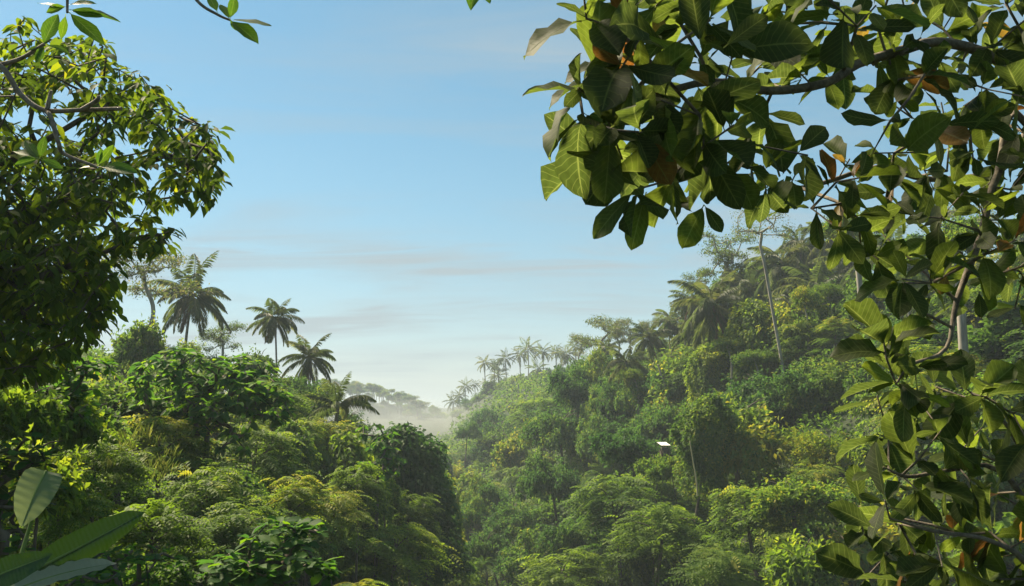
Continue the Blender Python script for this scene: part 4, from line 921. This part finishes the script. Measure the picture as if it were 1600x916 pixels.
# ------------------------------------------------------------------ banana and elephant-ear plants, bottom left
def blade_mesh(base, tip, wid, face, sag, mat, seed, prof=([0, .1, .35, .65, .88, 1], [.25, .7, 1, .95, .6, .03]), fold=.25, ripple=.02, n_=30, curl=0, tears=.12):
    """big blade from base to tip (metres, relative), face = normal hint"""
    g = np.random.default_rng(seed); d = tip - base; L = np.linalg.norm(d); d = nrm(d); f_ = nrm(face - (face @ d) * d); s = np.cross(d, f_)
    u = np.linspace(-1, 1, 11); V, UV = [], []
    for t in np.linspace(0, 1, n_):
        c = base + d * L * t + f_ * sag * math.sin(math.pi * t); w = np.interp(t, *prof) * wid / 2
        tear = (.55 + .3 * g.random()) if g.random() < tears else 1.0
        for uu in u:
            if abs(uu) > .7 and tear < 1 and uu * (1 if g.random() < .8 else -1) > 0: w_ = w * tear
            else: w_ = w
            V.append(c + s * uu * w_ * (1 - .12 * abs(uu)) + f_ * (fold * w * abs(uu) ** 1.4 + ripple * wid * math.sin(t * 46 + uu * 3) * abs(uu) + curl * w * max(0, uu) ** 3)); UV.append((.5 + uu / 2, t))
    i_ = (np.arange(n_ - 1)[:, None] * 11 + np.arange(10)[None]).ravel()
    mb = MB(); mb.add(V, np.stack([i_, i_ + 1, i_ + 12, i_ + 11], -1), g.random(), UV)
    rib = MB(); tube(rib, [base + d * L * t + f_ * (sag * math.sin(math.pi * t) - .003) for t in np.linspace(0, .97, 10)], np.linspace(.011, .003, 10), 6)
    return mb.mesh('leaf', mat, uv=True), rib.mesh('midrib', M_RIB)
def ribbed(name, c1, c2, tf, freq, rough=.42):
    m = leafmat(name, [(0, c1), (1, c2)], tf=tf, rough=rough, spec=.35); t = m.node_tree; n = t.nodes; l = t.links
    uv = n.new('ShaderNodeUVMap'); w = n.new('ShaderNodeTexWave'); w.wave_type = 'BANDS'; w.bands_direction = 'Y'; w.inputs['Scale'].default_value = freq; w.inputs['Distortion'].default_value = .6
    l.new(uv.outputs[0], w.inputs['Vector']); b = n.new('ShaderNodeBump'); b.inputs['Strength'].default_value = .55; b.inputs['Distance'].default_value = .006
    l.new(w.outputs['Fac'], b.inputs['Height'])
    for q in n:
        if q.type == 'BSDF_PRINCIPLED': l.new(b.outputs[0], q.inputs['Normal'])
    return m
M_BANANA = ribbed('banana_blade', (.018, .046, .008), (.028, .066, .010), .1, 9)
M_BANPALE = ribbed('banana_pale', (.22, .24, .17), (.3, .31, .22), .25, 7, .45)
M_EAR = ribbed('elephant_ear', (.10, .14, .055), (.15, .19, .08), .35, 3, .5)
M_RIB = barkmat('midrib_green', (.10, .16, .03), (.2, .26, .07), scale=5, bump=.1)
def big_leaf_plant(name, label, cat, foot, blades):
    o = thing(name, label, cat, foot)
    for (b, t, w, f, sg, mat, sd, kw) in blades:
        lm, rm = blade_mesh(b - foot, t - foot, w, nrm(np.array(f, float)), sg, mat, sd, **kw)
        lo = link('leaf', lm, o); link('midrib', rm, lo)
        mb = MB(); e_ = b - foot; tube(mb, bez([(0, 0, 0), e_ * np.array([.35, .35, .6]), e_], 6), np.linspace(.035, .011, 13), 7); link('stalk', mb.mesh('stalk', M_RIB), o)
    return o
fx, fy = -3.75, 5.6
foot = np.array([fx, fy, gz(fx, fy) - .05])
big_leaf_plant('banana_plant', 'banana plant with broad arching leaves in the bottom left corner', 'banana plant', foot, [
    (P(25, 905, 5.6), P(226, 800, 6.1), .24, (-.15, -.9, -.25), .05, M_BANANA, 1, dict(curl=-.5, fold=.1)),
    (P(-90, 935, 5.0), P(82, 866, 5.2), .19, (.05, -.85, .1), .03, M_BANANA, 2, dict(fold=.15)),
    (P(-20, 940, 5.5), P(182, 880, 5.9), .18, (.1, -.6, .7), .05, M_BANPALE, 3, dict(fold=.3, ripple=.035))])
fx, fy = -4.1, 7.0
foot = np.array([fx, fy, gz(fx, fy) - .05])
big_leaf_plant('elephant_ear_plant', 'pale upright elephant-ear leaf above the banana leaves at the left edge', 'plant', foot, [
    (P(72, 736, 7.2), P(34, 822, 7.0), .34, (.25, -.9, .2), .03, M_EAR, 5, dict(prof=([0, .08, .3, .55, .8, 1], [.75, .95, 1, .9, .6, .1]), fold=.1, ripple=.012, tears=0))])

# ------------------------------------------------------------------ near bushes whose leaves can be told apart
def leafy_bush(name, label, cat, px, py, Y, wpx, hpx, nleaf, L, mats, seed, prof='obovate', ratio=.55, cap=300, droop=.2, trunk=True):
    g = np.random.default_rng(seed); c = P(px, py, Y); R = wpx * Y / FPX / 2; Hh = hpx * Y / FPX / 2
    foot = np.array([c[0], Y, gz(c[0], Y)])
    if c[2] - foot[2] > 9: foot[2] = c[2] - 9
    o = thing(name, label, cat, foot)
    nl = 11; lc = rand_dirs(nl, g) * g.uniform(.45, .8, (nl, 1)) * np.array([R, R, Hh]); lr = g.uniform(.35, .5, nl)
    pts, outd = [], []
    for q in range(nleaf // 5):
        k = g.integers(0, nl); d = rand_dirs(1, g)[0]; d[2] = abs(d[2]) if g.random() < .75 else d[2]
        if d[1] > .4 and g.random() < .6: d[1] *= -1
        pts.append(c + lc[k] + d * lr[k] * np.array([R, R, Hh])); outd.append(d)
    pts = np.array(pts)
    nd, pa, ct, ix = grow([foot, foot * .5 + c * .5, c - UP * Hh * .4], pts, g=g, seg=.5)
    mb = MB(); branch_mesh(mb, nd - foot, pa, ct, .008 + .0005 * Y, .12, sides=5); link('stem', mb.mesh('stem', M_BARK), o)
    LS = LeafSet([leaf_mesh(seed * 7 + q, mats[q % len(mats)], prof, ratio=ratio, rows=4, bite=.08) for q in range(6)])
    for q in range(len(pts)):
        a0 = g.uniform(0, 6.28)
        for j in range(5):
            a_ = a0 + j * 1.2566 + g.normal(0, .2); d = nrm(outd[q] * .45 + np.array([math.cos(a_), math.sin(a_), -droop + g.normal(0, .3)]))
            LS.put(pts[q] + g.normal(0, .04, 3), d, nrm(UP + outd[q] * .5 + g.normal(0, .35, 3)), L * g.uniform(.65, 1.15), int(g.integers(0, 6)))
    LS.emit(o, foot, cap)
    return o
M_YEL = leafmat('foliage_yellow_green', [(0, (.05, .12, .014)), (.6, (.10, .185, .018)), (1, (.17, .25, .024))], rough=.6, spec=.16, tf=.46, objvar=1.0)
M_MAC = leafmat('foliage_macaranga', [(0, (0.030, 0.081, 0.016)), (.6, (0.068, 0.155, 0.022)), (1, (0.149, 0.243, 0.027))], rough=.62, spec=.15, objvar=.9, veins=False)
leafy_bush('large_leaved_bush', 'dome-shaped tree with large drooping leaves on the left slope below the palms', 'tree', 325, 635, 36, 250, 180, 1500, .46, [M_MAC, M_MAC, M_YEL], 61, 'heart', .7, droop=.45)
leafy_bush('yellow_leaved_bush', 'bush tipped with bright yellow-green leaves at the bottom left of centre', 'bush', 425, 880, 17, 190, 130, 420, .34, [M_MAC, M_MAC, M_YEL], 62)
leafy_bush('bright_leaved_bush', 'sunny yellow-green bush at the left edge with large round leaves', 'bush', 60, 600, 19, 190, 120, 460, .30, [M_YEL, M_MAC], 63)
leafy_bush('round_leaved_bush', 'low bright bush behind the banana leaves at the bottom left', 'bush', 190, 905, 10, 170, 80, 260, .16, [M_YEL, M_MAC], 64)
leafy_bush('glossy_bush', 'dark glossy bush at the left edge behind the pale upright leaf', 'bush', 5, 790, 9, 150, 210, 420, .15, [M_MAC, M_BIG], 65)
leafy_bush('large_leaved_climber', 'large-leaved climber hanging on the vine-hung tree above the valley', 'climber', 590, 715, 55, 90, 100, 260, .5, [M_MAC, M_YEL], 66, 'heart', .8, droop=.8)

# ------------------------------------------------------------------ ground cover and grass
def cover():
    g = np.random.default_rng(41); mb = MB(); n_ = 110000
    y = 9 * (330 / 9) ** g.random(n_); px = g.uniform(-150, 1750, n_); x = (px - 800) / FPX * y
    z = ground(x, y); _, py = to_px(np.stack([x, y, z], -1)); k = (py < 1150)
    x, y, z = x[k], y[k], z[k]
    e_ = .5; nx_ = -(ground(x + e_, y) - z) / e_; ny_ = -(ground(x, y + e_) - z) / e_
    nn = nrm(np.stack([nx_, ny_, np.ones_like(nx_)], -1))
    hgt = (.35 + .65 * hash_noise(x, y, 2.6, 3) ** 2 + .4 * np.maximum(hash_noise(x, y, 1.3, 8), 0)) * (.5 + .016 * y)
    p_ = np.stack([x, y, z], -1) + nn * (hgt * g.uniform(.3, 1.2, len(x)))[:, None]
    kk = 4; C = np.repeat(p_, kk, 0); O = np.repeat(nn, kk, 0); Ly = np.repeat(.2 + .0035 * y, kk)
    d = nrm(O * .5 + rand_dirs(len(C), g) * .9 - UP * .35)
    leaves4(mb, C + g.normal(0, .15, C.shape), d, Ly * g.uniform(.7, 1.3, len(C)), Ly * .55, g, val=np.clip(.5 + .3 * np.repeat(hash_noise(x, y, 5, 6), kk) + g.normal(0, .15, len(C)), 0, 1))
    o = stuff(link('ground_cover', mb.mesh('ground_cover', M_BROAD))); o['label'] = 'creepers and low leaves carpeting both valley slopes'; o['category'] = 'undergrowth'
cover()
def grass():
    g = np.random.default_rng(43); mb = MB(); B, D = [], []
    for q in range(16):
        c = P(g.uniform(150, 270), g.uniform(680, 760), g.uniform(22, 27)); 
        m_ = 22; a = g.uniform(0, 6.28, m_); B.append(c + g.normal(0, .12, (m_, 3)) * np.array([1, 1, .2])); D.append(np.stack([np.cos(a) * .35, np.sin(a) * .35, np.ones(m_)], -1))
    B = np.vstack(B); D = np.vstack(D); leaves4(mb, B, D, g.uniform(.25, .55, len(B)), .012, g, sag=.25)
    o = stuff(link('grass', mb.mesh('grass', M_GRASS))); o['label'] = 'tall yellowish grass on the sunlit left slope'; o['category'] = 'grass'
grass()

# ------------------------------------------------------------------ air
def haze():
    m, t, n, l = nodes('haze_air'); v = n.new('ShaderNodeVolumePrincipled'); v.inputs['Color'].default_value = (.64, .74, .84, 1); v.inputs['Density'].default_value = .0006; v.inputs['Anisotropy'].default_value = .1
    o_ = n.new('ShaderNodeOutputMaterial'); l.new(v.outputs[0], o_.inputs['Volume'])
    mb = MB(); x0, x1, y0, y1, z0, z1 = -5200, 5200, -1200, 6200, -42, 62
    V = [(a, b, c) for c in (z0, z1) for b in (y0, y1) for a in (x0, x1)]
    mb.add(V, [[0, 2, 3, 1], [4, 5, 7, 6], [0, 1, 5, 4], [2, 6, 7, 3], [0, 4, 6, 2], [1, 3, 7, 5]])
    o = stuff(link('haze', mb.mesh('haze', m, smooth=False)))
    for q, (px, py, Y, rx, ry, rz, den) in enumerate([(610, 668, 400, 52, 90, 12, .0065), (690, 672, 330, 34, 60, 8, .007), (790, 652, 300, 26, 40, 6, .006), (840, 622, 330, 20, 40, 6, .005), (560, 650, 520, 60, 60, 14, .004)]):
        m2, t2, n2, l2 = nodes('mist'); v2 = n2.new('ShaderNodeVolumePrincipled'); v2.inputs['Color'].default_value = (.9, .92, .93, 1); v2.inputs['Density'].default_value = den * .2; v2.inputs['Anisotropy'].default_value = .1
        o2 = n2.new('ShaderNodeOutputMaterial'); l2.new(v2.outputs[0], o2.inputs['Volume'])
        b2 = MB(); a_ = np.arange(24) * 2 * np.pi / 24; ph = np.linspace(-np.pi / 2, np.pi / 2, 11)[1:-1]
        V2 = [(0, 0, -1)] + [(math.cos(f) * math.cos(q_), math.cos(f) * math.sin(q_), math.sin(f)) for f in ph for q_ in a_] + [(0, 0, 1)]
        V2 = np.array(V2); V2 = V2 * (1 + .12 * np.sin(V2[:, :1] * 5 + q) * np.cos(V2[:, 1:2] * 4)) * np.array([rx, ry, rz])
        F4 = [[1 + r_ * 24 + k, 1 + r_ * 24 + (k + 1) % 24, 1 + (r_ + 1) * 24 + (k + 1) % 24, 1 + (r_ + 1) * 24 + k] for r_ in range(8) for k in range(24)]
        b2.add(V2, F4); b2.f.append(np.array([[0, 1 + (k + 1) % 24, 1 + k] for k in range(24)] + [[217, 193 + k, 193 + (k + 1) % 24] for k in range(24)])); b2.val.append(np.zeros(48)); b2.m.append(np.zeros(48, int))
        mo = stuff(link('mist_bank', b2.mesh('mist_bank', m2), None, P(px, py, Y))); mo['label'] = 'pale morning mist lying in the far valley'; mo['category'] = 'mist'; mo['group'] = 'mist banks in the far valley'; o['label'] = 'thin morning haze filling the valley air'; o['category'] = 'haze'
haze()
